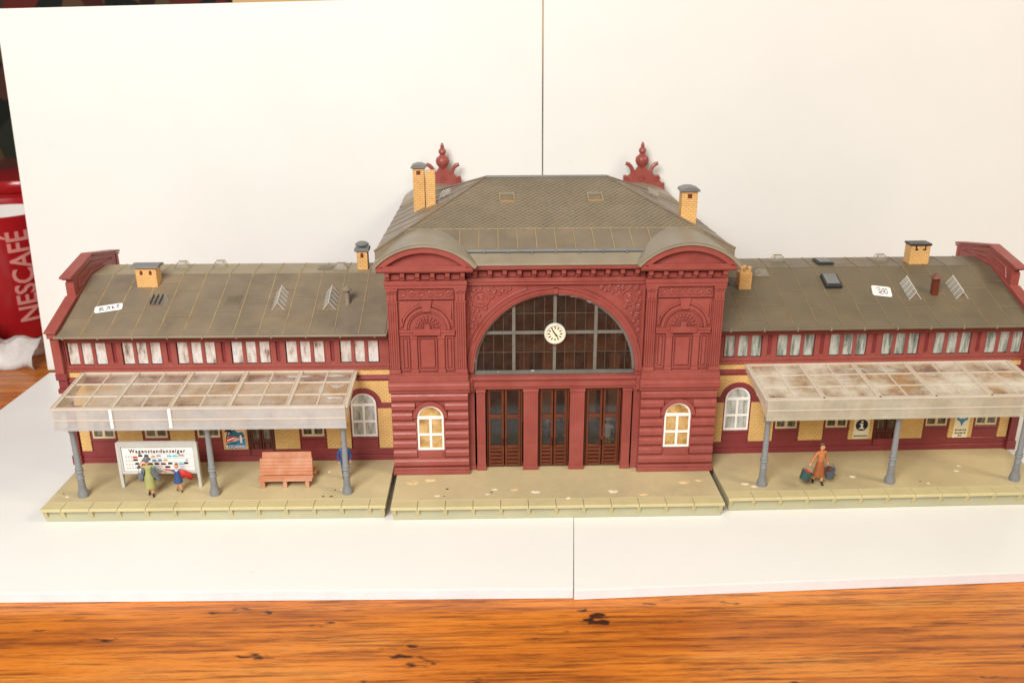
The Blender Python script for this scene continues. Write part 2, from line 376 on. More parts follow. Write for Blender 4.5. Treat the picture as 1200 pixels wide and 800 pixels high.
MB().lathe([(42, 91), (42.6, 92), (42.6, 99), (41.5, 101), (30, 101.6)], n=40).build('lid', MUGR, cn, 0, True)
wr = thing('plastic_wrap', 'crumpled piece of clear plastic wrap lying on the table beside the backdrop', 'plastic wrap', (-372, 196, ZT))
m = MB(); vs = []; fs = []; nu, nv = 26, 12
for i in range(nu+1):
    for j in range(nv+1):
        u = i/nu; v = j/nv; a = math.pi*v
        r = 20*(.8+.25*math.sin(u*5+1))*(1+.14*math.sin(u*19+v*9)+.10*math.sin(v*17-u*7))
        vs.append((-48+78*u, -math.cos(a)*r*1.15, max(.3, math.sin(a)*r*2.0*(1-.35*u)+1.5*math.sin(u*23+v*5))))
for i in range(nu):
    for j in range(nv): a = i*(nv+1)+j; fs.append((a, a+1, a+nv+2, a+nv+1))
m.add(vs, fs); o = m.build('film', WRAP, wr, 0, True); o.modifiers.new('thickness', 'SOLIDIFY').thickness = .0004

# ---------------------------------------------------------------- platforms
ZP = 7.6
def platform(parent, x0, x1, yf, yb, n, off):
    p = MB(); p.box(x0+.9, x1-.9, yf+2.2, yb, 0.05, 6.2); body = p.build('platform', PLATS, parent, .2)
    q = MB(); q.box(x0+.1, x1-.1, yf+6.9, yb, 6.2, ZP); q.build('deck', PLAT, body, .12)
    pitch = (x1-x0)/n
    xs = [x0]+[x0+off+12.9*i for i in range(20) if x0+off+12.9*i < x1-3]+[x1]
    for a, b in zip(xs[:-1], xs[1:]):
        e = MB(); e.ext([(yf, 6.3), (yf+.1, ZP-.25), (yf+.4, ZP), (yf+6.75, ZP), (yf+6.75, 6.25), (yf+.3, 6.25)], 'x', a+.12, b-.12); e.build('edging_slab', EDGE, body)
    for a in xs[1:-1]+[x0+1.6, x1-1.6]:
        e = MB(); e.ext([(yf+.4, 6.2), (yf+2.3, 1.6), (yf+2.3, 6.2)], 'x', a-.9, a+.9); e.build('rib', EDGE, body)
    return body
def spots(body, lst, mat, name):
    for (x, y, r) in lst:
        m = MB(); blob(m, (x, y, ZP), r, r*.7, .22, 9, 4, .28); m.build(name, mat, body, 0, True)

# ================================================================ central hall
hall = thing('station_hall', 'red station hall with two towers, arched window and clock, between the wings', 'building')
pb = platform(hall, -77.9, 77.9, -32.9, 160, 12, 12.4)
spots(pb, [(-69.5, -9, 3.2), (-61, -6.5, 2.6), (-20, -17, 2.0), (41, -23, 2.2), (63, -12, 2.6), (70.5, -10.5, 1.8)], GLUE, 'glue_spot')
spots(pb, [(-57, -22, 1.5), (-10, -19.5, 2.0), (27, -20, 2.3), (5, -26, 1.4), (-29.5, -16.5, 1.5), (-33, -21, 1.2)], GLUEW, 'glue_spot')
spots(pb, [(-52.4, -15.5, .8), (-31, -19.4, .7), (27.3, -19.8, .7), (-53.5, -22.5, .5)], CHIP, 'chip')

def flutes(x0, x1, yf, yb, n, dp=.45):
    w_ = (x1-x0)/(2*n+1); p = [(x0, yb), (x0, yf)]
    for i in range(n):
        a = x0+w_*(2*i+1); p += [(a, yf), (a+w_*.25, yf+dp), (a+w_*.75, yf+dp), (a+w_, yf)]
    return p+[(x1, yf), (x1, yb)]
def tower(s):
    cx = s*60.4
    T = MB().box(cx-17.6, cx+17.6, 1.2, 38, ZP, 113).build('tower', RED, hall, .1)
    def b(name, x0, x1, y0, y1, z0, z1, mat=RED, bv=.18): return B(name, mat, T, cx+x0, cx+x1, y0, y1, z0, z1, bv)
    b('plinth', -19.0, 19.0, -1.1, 38.4, ZP+.02, 9.7); b('plinth', -18.6, 18.6, -.6, 38.2, 9.7, 11.2)
    for k in range(8):
        z0 = 11.2+5.0*k
        prof = [(37.9, z0), (.9, z0), (-.05, z0+.75), (-.5, z0+1.5), (-.5, z0+3.4), (-.05, z0+4.25), (.9, z0+4.95), (37.9, z0+4.95)]
        hw = {1: 6.9, 2: 7.0, 3: 7.0, 4: 7.0, 5: 8.6, 6: 7.2}.get(k)
        segs = [(-18.5, 18.5)] if not hw else [(-18.5, -hw), (hw, 18.5)]
        for a, c2 in segs:
            q = MB(); q.ext(prof, 'x', cx+a, cx+c2); q.build('course_block', RED, T, .12)
    b('apron', -6.7, 6.7, .35, 1.3, 15.6, 20.2); b('apron_panel', -5.6, 5.6, -.05, .5, 16.6, 19.4)
    MB().ring(cx, 38, 6.55, 8.5, 0, 180, -.75, 1.2, 20).build('window_arch', RED, T, .12)
    b('jamb', -7.3, -6.5, -.1, 1.2, 20.2, 38); b('jamb', 6.5, 7.3, -.1, 1.2, 20.2, 38)
    window_arched(T, cx, 6.45, 20.6, 38, .25, WHITEF, YPANE)
    q = MB(); q.ext([(20, 51), (-.5, 51.2), (-.6, 52.4), (-1.5, 53.2), (-1.5, 55.6), (-1.0, 56.1), (-1.0, 57.2), (20, 57.2)], 'x', cx-19.4, cx+19.4); q.build('string_course', RED, T, .15)
    b('upper_plinth', -18.9, 18.9, -.7, 20, 57.2, 60.4); b('upper_plinth', -18.7, 18.7, -.4, 20, 60.4, 61.4)
    for sg in (-1, 1):
        x0, x1 = sorted((cx+sg*13.2, cx+sg*18.4))
        q = MB(); q.ext(flutes(x0+.3, x1-.3, -.35, 1.3, 4), 'z', 63.2, 96.5); q.build('pilaster', RED, T)
        B('pilaster_base', RED, T, x0-.1, x1+.1, -.75, 1.3, 61.4, 63.2)
        q = MB(); q.box(x0+.1, x1-.1, -.5, 1.3, 96.5, 97.3); q.box(x0-.2, x1+.2, -.8, 1.3, 102.3, 103.5)
        for i in range(3): q.ext([(x0+.5+1.5*i, 97.4), (x0+1.7+1.5*i, 97.4), (x0+1.9+1.5*i, 100.3), (x0+1.1+1.5*i, 101.2), (x0+.4+1.5*i, 100.3)], 'y', -.75, 1.2)
        q.box(x0+.3, x1-.3, -.2, 1.2, 97.3, 102.3)
        for e in (0, 1): q.tube(spiral((x0+1.0, x1-1.0)[e], 101.2, 1.0, -.55, 1.2, 0, (1, -1)[e], 9), .28, 5)
        q.build('capital', RED, T)
    # frieze with scrollwork
    b('frieze', -12.9, 12.9, .3, 1.3, 98.6, 103.5); q = MB()
    for i in range(6):
        c2 = -10.6+4.25*i; up_ = i % 2
        q.tube(spiral(cx+c2, 101.0, 1.55, .25, 1.5, math.pi*up_, 1 if up_ else -1, 12), .5, 5)
        q.tube([(cx+c2-2.1, .25, 101.0+(1.2 if up_ else -1.2)), (cx+c2-.6, .25, 101+(1.7 if up_ else -1.7)), (cx+c2+1.6, .25, 101.0)], .42, 5)
    q.build('scrollwork', RED, T)
    b('frieze_rail', -12.9, 12.9, -.15, 1.2, 98.0, 98.7)
    # niche panel
    def fr(x0, x1, z0, z1, th=.5, y=.45, name='panel_frame'):
        q = MB(); q.box(cx+x0, cx+x1, y, 1.25, z0, z0+th); q.box(cx+x0, cx+x1, y, 1.25, z1-th, z1); q.box(cx+x0, cx+x0+th, y, 1.25, z0+th, z1-th); q.box(cx+x1-th, cx+x1, y, 1.25, z0+th, z1-th); q.build(name, RED, T, .1)
    for sg in (-1, 1):
        pts = [(12.6, 84.2), (12.6, 97.2), (2.6, 97.2), (2.2, 94.6)]+[(x, z) for x, z in arcpts(0, 83.2, 11.3, 78, 8, 8)]
        q = MB(); q.ext([(cx+sg*x, z) for x, z in pts], 'y', .35, 1.25); q.build('spandrel_panel', RED, T, .12)
        ins = [(11.6, 86.2), (11.6, 96.2), (3.6, 96.2)]+[(x, z) for x, z in arcpts(0, 83.2, 12.6, 72, 14, 8)]
        q = MB(); q.ext([(cx+sg*x, z) for x, z in ins], 'y', .12, .5); q.build('spandrel_field', RED, T, .1)
    MB().ring(cx, 83.2, 9.4, 10.9, 0, 180, -.3, 1.25, 22).build('niche_arch', RED, T, .12)
    MB().ring(cx, 83.2, 8.5, 9.2, 0, 180, .25, 1.25, 22).build('niche_arch', RED, T, .08)
    q = MB(); q.ext([(cx-1.7, 92.2), (cx+1.7, 92.2), (cx+2.7, 97.6), (cx-2.7, 97.6)], 'y', -.75, 1.25); q.build('keystone', RED, T, .15)
    for i in range(9):                              # shell
        a = R(8+164*i/8); q = MB()
        for r_, rr in ((1.9, .35), (3.2, .5), (4.6, .68), (5.6, .6)): blob(q, (cx+r_*math.cos(a), .95, 84.0+r_*math.sin(a)), rr, .75, rr, 7, 4, 0)
        q.build('shell_petal', RED, T, 0, True)
    q = MB(); q.ext([(cx-1.6, 83.2), (cx+1.6, 83.2), (cx+1.1, 85.6), (cx-1.1, 85.6)], 'y', .1, 1.2); q.build('shell_base', RED, T, .1)
    b('impost', -13, 13, -.15, 1.25, 80.2, 81.9); b('impost', -13.1, 13.1, -.45, 1.25, 81.9, 83.0); b('impost', -6.3, 6.3, -.9, 1.25, 80.6, 83.4)
    for sg in (-1, 1):
        x0, x1 = sorted((4.9*sg, 8.0*sg)); b('small_pilaster', x0, x1, .1, 1.25, 63.4, 79.6); b('small_pilaster', x0-.3, x1+.3, -.15, 1.25, 61.4, 63.4); b('small_capital', x0-.3, x1+.3, -.2, 1.25, 78.7, 80.2)
        x0, x1 = sorted((8.5*sg, 12.3*sg)); fr(x0, x1, 62.6, 79.6, .7); b('side_panel', x0+1.2, x1-1.2, .55, 1.25, 64, 78.2)
    fr(-4.4, 4.4, 62.4, 79.4, .6); b('niche_panel', -3.3, 3.3, .3, 1.25, 64.2, 78.0)
    # entablature, brackets, cornice
    b('fascia', -18.9, 18.9, -1.0, 20, 103.5, 105.2); b('fascia', -19.1, 19.1, -1.35, 20, 105.2, 107.2)
    b('bracket_wall', -18.0, 18.0, -.1, 20, 107.2, 111.5)
    brk = MB(); brk.ext([(.1, 107.4), (-1.3, 107.6), (-1.7, 108.7), (-3.2, 109.6), (-3.4, 111.4), (.1, 111.4)], 'x', -1.0, 1.0)
    brk = brk.build('bracket', RED, T, .12); brk.location = Vector((cx-17.2, 0, 0))*S
    for i in range(1, 6): copy_of(brk, T, (cx-17.2+6.88*i, 0, 0))
    for i in range(5):
        q = MB(); q.ext([(cx-17.2+6.88*i+1.5, 107.7), (cx-17.2+6.88*i+5.4, 107.7), (cx-17.2+6.88*i+5.7, 109.2), (cx-17.2+6.88*i+5.2, 110.3), (cx-17.2+6.88*i+1.7, 110.3), (cx-17.2+6.88*i+1.2, 109.2)], 'y', -.7, .1); q.build('bracket_cushion', RED, T, .2)
    q = MB(); q.ext([(20, 111.5), (-3.0, 111.5), (-4.2, 112.3), (-4.5, 113.0), (-4.5, 114.2), (20, 114.2)], 'x', cx-22, cx+22); q.build('cornice', RED, T, .12)
    # curved pediment
    hw, rise = 22.0, 9.4; Rr = (hw*hw+rise*rise)/(2*rise); cz = 114.2+rise-Rr; a_ = math.degrees(math.asin(hw/Rr))
    outer = arcpts(cx, cz, Rr, 90+a_, 90-a_, 28); hi = 17.6; Ri = Rr-2.3; ai = math.degrees(math.acos((115.0-cz)/Ri))
    q = MB(); q.ext(outer+[(cx+hw, 114.2), (cx-hw, 114.2)], 'y', -1.9, 18); q.build('tympanum', RED, T)
    q = MB(); vs = []; fs = []; n = 28
    inner = arcpts(cx, cz, Ri, 90+ai, 90-ai, 28)
    for i in range(n+1): vs += [(*[outer[i][0]], -4.6, outer[i][1]), (inner[i][0], -4.6, inner[i][1]), (inner[i][0], -1.8, inner[i][1]), (outer[i][0], -1.8, outer[i][1])]
    for i in range(n): a = 4*i; c2 = a+4; fs += [(a, a+1, c2+1, c2), (a+1, a+2, c2+2, c2+1), (a+3, a, c2, c2+3)]
    fs += [(0, 1, 2, 3), (4*n, 4*n+1, 4*n+2, 4*n+3)]
    q.add(vs, fs); q.build('pediment_arch', RED, T)
    q = MB(); q.ring(cx, cz, Ri-.55, Ri, 90-ai, 90+ai, -3.6, -1.8, 26); q.build('pediment_fillet', RED, T)
    B('pediment_sill', RED, T, cx-19, cx+19, -4.55, -1.8, 114.2, 115.0)
    q = MB(); q.ring(cx, cz, Rr+.25, Rr+1.7, 90-a_-1.5, 90+a_+1.5, -5.4, 33, 34); q.build('pediment_roof', ZINC, T, .15)
    q = MB(); q.ring(cx, cz, Rr+1.7, Rr+2.0, 90-a_-1.5, 90+a_+1.5, -5.6, -4.9, 34); q.build('roof_lip', ZINC, T)
def window_arched(parent, cx, hw, z0, zs, y, fm, pm, bar=.75):
    q = MB(); fw_ = .95
    q.box(cx-hw, cx-hw+fw_, y, y+.8, z0, zs); q.box(cx+hw-fw_, cx+hw, y, y+.8, z0, zs); q.box(cx-hw+fw_, cx+hw-fw_, y, y+.8, z0, z0+1.2)
    q.ring(cx, zs, hw-fw_, hw, 0, 180, y, y+.8, 20)
    q.box(cx-hw+fw_, cx+hw-fw_, y-.1, y+.75, zs-.75, zs+.75)
    zm = (z0+zs)/2-.4
    q.box(cx-hw+fw_, cx+hw-fw_, y+.05, y+.75, zm-.6, zm+.6)
    q.box(cx-.6, cx+.6, y-.02, y+.72, z0+1.2, zm-.6); q.box(cx-.6, cx+.6, y-.02, y+.72, zm+.6, zs-.75)
    win = q.build('window', fm, parent, .1)
    for a, b2 in ((cx-hw+.6, cx-.3), (cx+.3, cx+hw-.6)):
        for c2, d in ((z0+.8, zm-.3), (zm+.3, zs-.4)): B('pane', pm, parent if parent.parent and parent.parent.parent else parent, a, b2, y+.45, y+.6, c2, d, 0)
    q = MB(); q.ext([(cx-hw+.5, zs+.4)]+[(cx+hw-.5, zs+.4)]+arcpts(cx, zs, hw-.5, 5, 175, 14)[0:], 'y', y+.45, y+.6); q.build('pane', pm, parent)
    return win
tower(-1); tower(1)

# ---- middle front
MW = MB()
MW.ext([(-42.6, 58), (-42.6, 108), (42.6, 108), (42.6, 58), (39, 58)]+arcpts(0, 60, 39, 0, 180, 48)+[(-39, 58)], 'y', 5, 8)
MW = MW.build('front_wall', RED, hall)
MB().ring(0, 60, 39, 42.2, 0, 180, 3.9, 5.2, 56).build('archivolt', RED, MW)
MB().ring(0, 60, 40.0, 40.7, 0, 180, 3.5, 4.2, 56).build('archivolt_bead', RED, MW)
MB().ring(0, 60, 41.8, 42.6, 22, 158, 3.3, 5.1, 56).build('archivolt_bead', RED, MW)
q = MB(); q.ext([(-1.0, 99.0), (1.0, 99.0), (1.5, 102.4), (-1.5, 102.4)], 'y', 3.3, 5.2); q.build('keystone', RED, MW, .2)
for sg in (-1, 1):
    pts = [(41.0, 69.5), (41.0, 103.0), (14, 103.0)]+[(x, z) for x, z in arcpts(0, 60, 43.6, 72, 14, 14)]
    q = MB()
    for i in range(len(pts)):
        a, b2 = pts[i], pts[(i+1) % len(pts)]
        q.tube([(sg*a[0], 4.9, a[1]), (sg*b2[0], 4.9, b2[1])], .38, 5)
    q.build('spandrel_moulding', RED, MW)
    q = MB(); q.ring(sg*35.0, 96.8, 3.5, 4.2, 0, 360, 4.4, 5.1, 22); q.build('medallion', RED, MW, .1)
    q = MB(); blob(q, (sg*35, 4.95, 97.2), 1.2, .5, 1.4, 10, 6, .15); blob(q, (sg*35, 4.95, 94.9), 2.0, .4, .8, 10, 5, .15); q.tube(spiral(sg*35, 96.8, 2.6, 4.75, 1.1, 0, 1, 12), .35, 5); q.build('medallion_boss', RED, MW, 0, True)
    for (x, z, r_, a0) in ((39.2, 91.2, 1.3, 0), (39.0, 87.2, 1.25, 2), (39.4, 83.6, 1.05, 4), (39.8, 80.2, .8, 1), (29.2, 100.6, 1.3, 2), (25.2, 101.2, 1.1, 4), (21.6, 101.6, .85, 1), (37.0, 91.3, 1.0, 3), (29.8, 97.9, 1.1, 5), (38.4, 101.5, 1.0, 2), (39.6, 98.6, .8, 1), (31.5, 101.6, .9, 4), (39.9, 94.2, .9, 5), (33.2, 92.3, .9, 2), (36.2, 88.6, .8, 1), (26.6, 99.4, .8, 3), (37.6, 84.9, .7, 2), (23.3, 100.2, .6, 1), (35.2, 102.0, .7, 0)):
        q = MB(); q.tube(spiral(sg*x, z, r_, 4.7, 1.4, a0, sg, 12), .48, 5); q.tube([(sg*(x+r_), 4.8, z), (sg*(x+r_*.4), 4.7, z+r_*1.5), (sg*(x-r_*.6), 4.8, z+r_*1.2)], [.3, .65, .2], 5); q.build('leaf_scroll', RED, MW, 0, True)
B('side_strip', RED, MW, -42.4, -41.2, 4.3, 5.2, 58, 103.6); B('side_strip', RED, MW, 41.2, 42.4, 4.3, 5.2, 58, 103.6)
B('fascia', RED, MW, -41.9, 41.9, 3.6, 8, 103.6, 105.2); B('fascia', RED, MW, -41.9, 41.9, 3.0, 8, 105.2, 107.2)
B('bracket_wall', RED, MW, -41.9, 41.9, 4.2, 8, 107.2, 111.5, 0)
br = MB(); br.ext([(4.3, 107.4), (2.9, 107.6), (2.5, 108.7), (.4, 109.6), (.2, 111.4), (4.3, 111.4)], 'x', -1.0, 1.0); br = br.build('bracket', RED, MW, .12)
br.location = Vector((-37.5, 0, 0))*S
for i in range(1, 12): copy_of(br, MW, (-37.5+6.82*i, 0, 0))
for i in range(11):
    a = -37.5+6.82*i; q = MB(); q.ext([(a+1.5, 107.7), (a+5.3, 107.7), (a+5.6, 109.2), (a+5.1, 110.3), (a+1.7, 110.3), (a+1.2, 109.2)], 'y', 3.5, 4.3); q.build('bracket_cushion', RED, MW, .2)
q = MB(); q.ext([(10, 111.5), (.6, 111.5), (-.6, 112.3), (-.9, 113), (-.9, 114.1), (10, 114.1)], 'x', -38.4, 38.4); q.build('cornice', RED, MW, .12)
q = MB(); q.ext([(-1.6, 114.15), (-1.6, 114.9), (7.6, 118.4), (9.5, 118.4), (9.5, 114.15)], 'x', -40.5, 40.5); q.build('cornice_roof', ZINC, MW, .15)
# sill and lintel over the doors
q = MB(); q.ext([(8, 51), (4.0, 51), (3.8, 52.2), (3.3, 52.6), (3.3, 55.4), (2.6, 56), (2.2, 56.6), (2.2, 58), (8, 58)], 'x', -42, 42); q.build('lintel', RED, MW, .1)
for s_ in (-1, 1): B('lintel_end', RED, MW, s_*39.6, s_*42.4, 1.6, 4, 51, 57.6)
for x0, x1, yf in ((-15.2, -7.6, 3.0), (7.6, 15.2, 3.0), (-38.2, -33.4, 3.0), (33.4, 38.2, 3.0), (-42.4, -38.6, 3.9), (38.6, 42.4, 3.9)):
    q = MB(); q.ext(flutes(x0+.3, x1-.3, yf+.3, 8, 5, .14), 'z', 22, 50); q.box(x0+.3, x1-.3, yf+.25, 8, 9.6, 22); p_ = q.build('pilaster', RED, MW)
    B('pilaster_base', RED, MW, x0, x1, yf-.4, 8, ZP+.02, 9.6); B('pilaster_cap', RED, MW, x0, x1, yf-.1, 8, 49.6, 51)
BARD = plastic('glazing_bar_dark', (.11, .085, .065), .3, .2, 300)
# lunette window
q = MB(); yg = 6.0
q.ring(0, 60, 37.7, 39.05, 0, 180, yg, yg+1.2, 56); q.box(-38.8, 38.8, yg-.3, yg+1.2, 58.1, 59.8)
q.box(-37.8, 37.8, yg+.1, yg+1.1, 78.4, 79.9)
LW = q.build('arched_window', FRAMEG, hall, .08)
for x in (-19.6, 0, 19.6):
    B('mullion', FRAMEG, LW, x-.8, x+.8, yg-.15, yg+1.0, 59.8, 60+math.sqrt(38**2-x*x), .1)
for x in [-34.2, -29.3, -24.5, -14.7, -9.8, -4.9, 4.9, 9.8, 14.7, 24.5, 29.3, 34.2]:
    B('glazing_bar', BARD, LW, x-.1, x+.1, yg+.55, yg+.85, 59.8, 60+math.sqrt(38**2-x*x), 0)
for z in (69.2, 88.8):
    hw = math.sqrt(38**2-(z-60)**2); B('glazing_bar', BARD, LW, -hw, hw, yg+.4, yg+.8, z-.11, z+.11, 0)
def seg(x0, x1, z0, z1, r=38.2, n=8):
    top = [(x0+(x1-x0)*i/n, min(z1, 60+math.sqrt(max(0, r*r-(x0+(x1-x0)*i/n)**2)))) for i in range(n+1)]
    return [(x0, z0), (x1, z0)]+[p for p in top[::-1]]
for x0, x1 in ((-37.9, -20), (-19.3, -.4), (.4, 19.3), (20, 37.9)):
    for z0, z1 in ((59.7, 78.8), (79.5, 99)):
        xa, xb = (x0, x1) if z0 < 70 else (max(x0, -32.6), min(x1, 32.6))
        q = MB(); q.ext(seg(xa, xb, z0, z1), 'y', yg+.95, yg+1.05); q.build('pane', GLASS, LW)
for (x, z, rx, rz_) in ((-38.6, 66.5, .7, 2.0), (3.5, 98.2, 2.4, .5), (9.5, 97.2, 2.2, .6), (16.5, 94.6, 1.6, .7), (37.4, 78.8, .6, .6), (-10.5, 59.6, 1.2, .5), (-27, 59.4, .8, .4)):
    q = MB(); blob(q, (x, yg-.1, z), rx, .3, rz_, 9, 5, .35); q.build('glue_smear', SMEAR, LW, 0, True)
# clock on the window
ck = MB(); ck.ring(0, 79.2, 3.9, 5.1, 0, 360, yg-2.6, yg-.2, 40); ck = ck.build('clock', RIM, hall, .3, True)
q = MB(); q.ext(arcpts(0, 79.2, 4.0, 0, 351, 39), 'y', yg-1.9, yg-.4); q.build('clock_face', DIAL, ck)
for i in range(12):
    a = R(90-30*i); r0, r1 = 2.35, 3.5; c_, s_ = math.cos(a), math.sin(a); nx_, nz_ = -s_*.27, c_*.27
    q = MB(); q.ext([(r0*c_-nx_, 79.2+r0*s_-nz_), (r0*c_+nx_, 79.2+r0*s_+nz_), (r1*c_+nx_, 79.2+r1*s_+nz_), (r1*c_-nx_, 79.2+r1*s_-nz_)], 'y', yg-2.0, yg-1.88); q.build('hour_mark', GOLDG, ck)
for ang, ln, wd in ((-33, 3.1, .34), (141, 2.4, .42)):
    a = R(90+ -ang); c_, s_ = math.cos(a), math.sin(a); nx_, nz_ = -s_*wd, c_*wd
    q = MB(); q.ext([(-.5*c_-nx_*.6, 79.2-.5*s_-nz_*.6), (-.5*c_+nx_*.6, 79.2-.5*s_+nz_*.6), (.5*ln*c_+nx_, 79.2+.5*ln*s_+nz_), (ln*c_, 79.2+ln*s_), (.5*ln*c_-nx_, 79.2+.5*ln*s_-nz_)], 'y', yg-2.15, yg-2.02); q.build('clock_hand', BLACK, ck)
# doors
for cx, w_ in ((-24.3, 17.6), (0, 15.0), (24.3, 17.6)):
    h_ = w_/2; D = MB(); D.box(cx-h_, cx-h_+.7, 6.4, 7.6, ZP, 51); D.box(cx+h_-.7, cx+h_, 6.4, 7.6, ZP, 51); D.box(cx-h_, cx+h_, 6.4, 7.6, 50.3, 51)
    D = D.build('door', DOORB, hall, .1)
    for sg in (-1, 1):
        a, b2 = sorted((cx+sg*.25, cx+sg*(h_-.85))); q = MB()
        q.box(a, a+1.1, 5.9, 7.0, 8.2, 50.2); q.box(b2-1.1, b2, 5.9, 7.0, 8.2, 50.2)
        for z0, z1 in ((8.2, 9.6), (18.2, 19.8), (34.4, 36.6), (49.2, 50.2)): q.box(a+1.1, b2-1.1, 5.9, 7.0, z0, z1)
        q.build('door_leaf', DOORB, D, .12)
        for i in range(4):
            q = MB(); q.ext([(5.95, 10.2+2.1*i), (6.1, 11.5+2.1*i), (6.9, 11.3+2.1*i), (6.9, 10.0+2.1*i)], 'x', a+1.0, b2-1.0); q.build('slat', DOORB, D, .08)
        B('lower_backing', DOORM, D, a+.9, b2-.9, 6.9, 7.05, 9.4, 18.4, 0)
        B('pane', DGLASS, D, a+.9, b2-.9, 6.5, 6.6, 19.6, 34.6, 0); B('pane', DGLASS, D, a+.9, b2-.9, 6.5, 6.6, 36.4, 49.4, 0)
        hx = cx+sg*.95; q = MB(); q.tube([(hx, 5.9, 20.0), (hx, 5.2, 20.3), (hx, 5.2, 23.6), (hx, 5.9, 23.9)], .3, 6); q.build('door_handle', DOORM, D)
# body of the hall and its interior
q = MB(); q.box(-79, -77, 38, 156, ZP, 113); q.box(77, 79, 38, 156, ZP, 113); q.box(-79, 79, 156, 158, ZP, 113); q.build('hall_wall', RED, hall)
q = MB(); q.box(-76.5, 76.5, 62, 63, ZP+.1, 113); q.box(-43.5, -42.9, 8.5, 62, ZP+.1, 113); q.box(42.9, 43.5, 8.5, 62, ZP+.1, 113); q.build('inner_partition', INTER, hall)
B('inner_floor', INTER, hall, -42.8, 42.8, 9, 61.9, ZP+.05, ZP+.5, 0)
q = MB()
for i in range(7): q.box(-40+12.4*i, -34.5+12.4*i, 58, 61.9, ZP+.6, 110)
q.box(-42.8, 42.8, 54, 61.9, 52, 57)
q.build('inner_pillar', plastic('inner_stone', (.42, .28, .18), .5, .25, 60), hall)

# ---- hip roof of the hall
EX, EYF, EYB, EZ, EZR = 84.0, 8.0, 158.5, 119.0, 114.3; RX, RY, RZ = 32.3, 81.0, 141.0
A = [(-EX, EYF, EZ), (EX, EYF, EZ), (EX, EYB, EZR), (-EX, EYB, EZR)]; Rg = [(-RX, RY, RZ), (RX, RY, RZ)]
m = MB(); m.add([(a[0], a[1], a[2]) for a in A]+Rg+[(a[0], a[1], 113.2) for a in A], [(0, 1, 5, 4), (1, 2, 5), (2, 3, 4, 5), (3, 0, 4), (6, 7, 1, 0), (7, 8, 2, 1), (8, 9, 3, 2), (9, 6, 0, 3), (9, 8, 7, 6)])
HR = m.build('roof', ROOF, hall)
def fz(y): return EZ+(RZ-EZ)*(y-EYF)/(RY-EYF)
def fx(y): return EX+(RX-EX)*(y-EYF)/(RY-EYF)
YBAND = 27.0
xs = [-81+9.05*i for i in range(19)]
for a, b2 in zip(xs[:-1], xs[1:]):
    y0, y1 = EYF+.2, YBAND-.3
    if abs((a+b2)/2) > fx(YBAND)-2: continue
    q = MB(); q.slab([(a+.3, y0, fz(y0)), (b2-.3, y0, fz(y0)), (b2-.3, y1, fz(y1)), (a+.3, y1, fz(y1))], .35); q.build('roof_panel', ROOF, HR, .08)
for a in xs:
    if abs(a) > fx(YBAND)-.5: continue
    q = MB(); q.tube([(a, EYF, fz(EYF)+.35), (a, YBAND, fz(YBAND)+.35)], .34, 5); q.build('seam', SEAM, HR)
q = MB(); q.tube([(-fx(YBAND)+.5, YBAND, fz(YBAND)+.3), (fx(YBAND)-.5, YBAND, fz(YBAND)+.3)], .25, 5); q.build('seam', SEAM, HR)
sh = MB(); row = 0; y = YBAND+1.0; wd, st = 3.1, 1.5
nrm = Vector((0, -(RZ-EZ)/(RY-EYF), 1)).normalized()
while y < RY-1.0:
    k = int(fx(y)/wd)+1
    for i in range(-k, k+1):
        x = wd*(i+.5*(row % 2))
        if abs(x) > fx(y)-1.6: continue
        if any(abs(x-hx) < 4.6 and abs(y-hy) < 4.8 for hx, hy in ((-21.6, 58), (23.6, 58))): continue
        h1 = random.uniform(.30, .46); pts = []
        for dx, dy, hh in ((0, -1.5, h1), (wd*.5, 0, .22), (0, 1.5, .02), (-wd*.5, 0, .22)):
            yy = y+dy; pts.append(Vector((x+dx*.94, yy, fz(yy)))+nrm*hh)
        base = [p-nrm*.3 for p in pts]; sh.add(pts+base, [(0, 1, 2, 3), (0, 4, 5, 1), (3, 7, 4, 0)])
    y += st; row += 1
sh = sh.build('diamond_shingles', plastic('shingle_tan', (.215, .170, .115), .45, .14, 70, (.29, .215, .135), .5), HR); tag(sh, None, kind='stuff')
for a, b2, r_ in ((A[0], Rg[0], .6), (A[1], Rg[1], .6), (A[2], Rg[1], .6), (A[3], Rg[0], .6), (Rg[0], Rg[1], .75)):
    q = MB(); q.tube([Vector(a)+Vector((0, 0, .2)), Vector(b2)+Vector((0, 0, .2))], r_, 8); q.build('ridge_cap', LEAD if r_ > .7 else ROOF, HR, 0, True)
for hx in (-21.6, 23.6):
    hy = 58; q = MB()
    c4 = lambda r_, ry, l_: [Vector((hx+dx*r_, hy+dy*ry, fz(hy+dy*ry)))+nrm*l_ for dx, dy in ((-1, -1), (1, -1), (1, 1), (-1, 1))]
    o_, i_ = c4(4.0, 4.4, .7), c4(3.3, 3.7, .7); ob, ib = c4(4.0, 4.4, 0), c4(3.3, 3.7, -.1)
    q.add(o_+i_+ob+ib, [(j, (j+1) % 4, 4+(j+1) % 4, 4+j) for j in range(4)]+[(j, 8+j, 8+(j+1) % 4, (j+1) % 4) for j in range(4)]+[(4+j, 4+(j+1) % 4, 12+(j+1) % 4, 12+j) for j in range(4)])
    hf = q.build('roof_hatch', SEAM, HR)
    q = MB(); q.slab(c4(3.25, 3.65, .12), .1); q.build('hatch_pane', SEAMD, HR)
    q = MB(); q.slab([p for p in (Vector((hx-3.2, hy+2.2, fz(hy+2.2)))+nrm*.3, Vector((hx+3.2, hy+2.2, fz(hy+2.2)))+nrm*.3, Vector((hx+3.2, hy+3.6, fz(hy+3.6)))+nrm*.3, Vector((hx-3.2, hy+3.6, fz(hy+3.6)))+nrm*.3)], .25); q.build('hatch_lid', LEAD, HR)
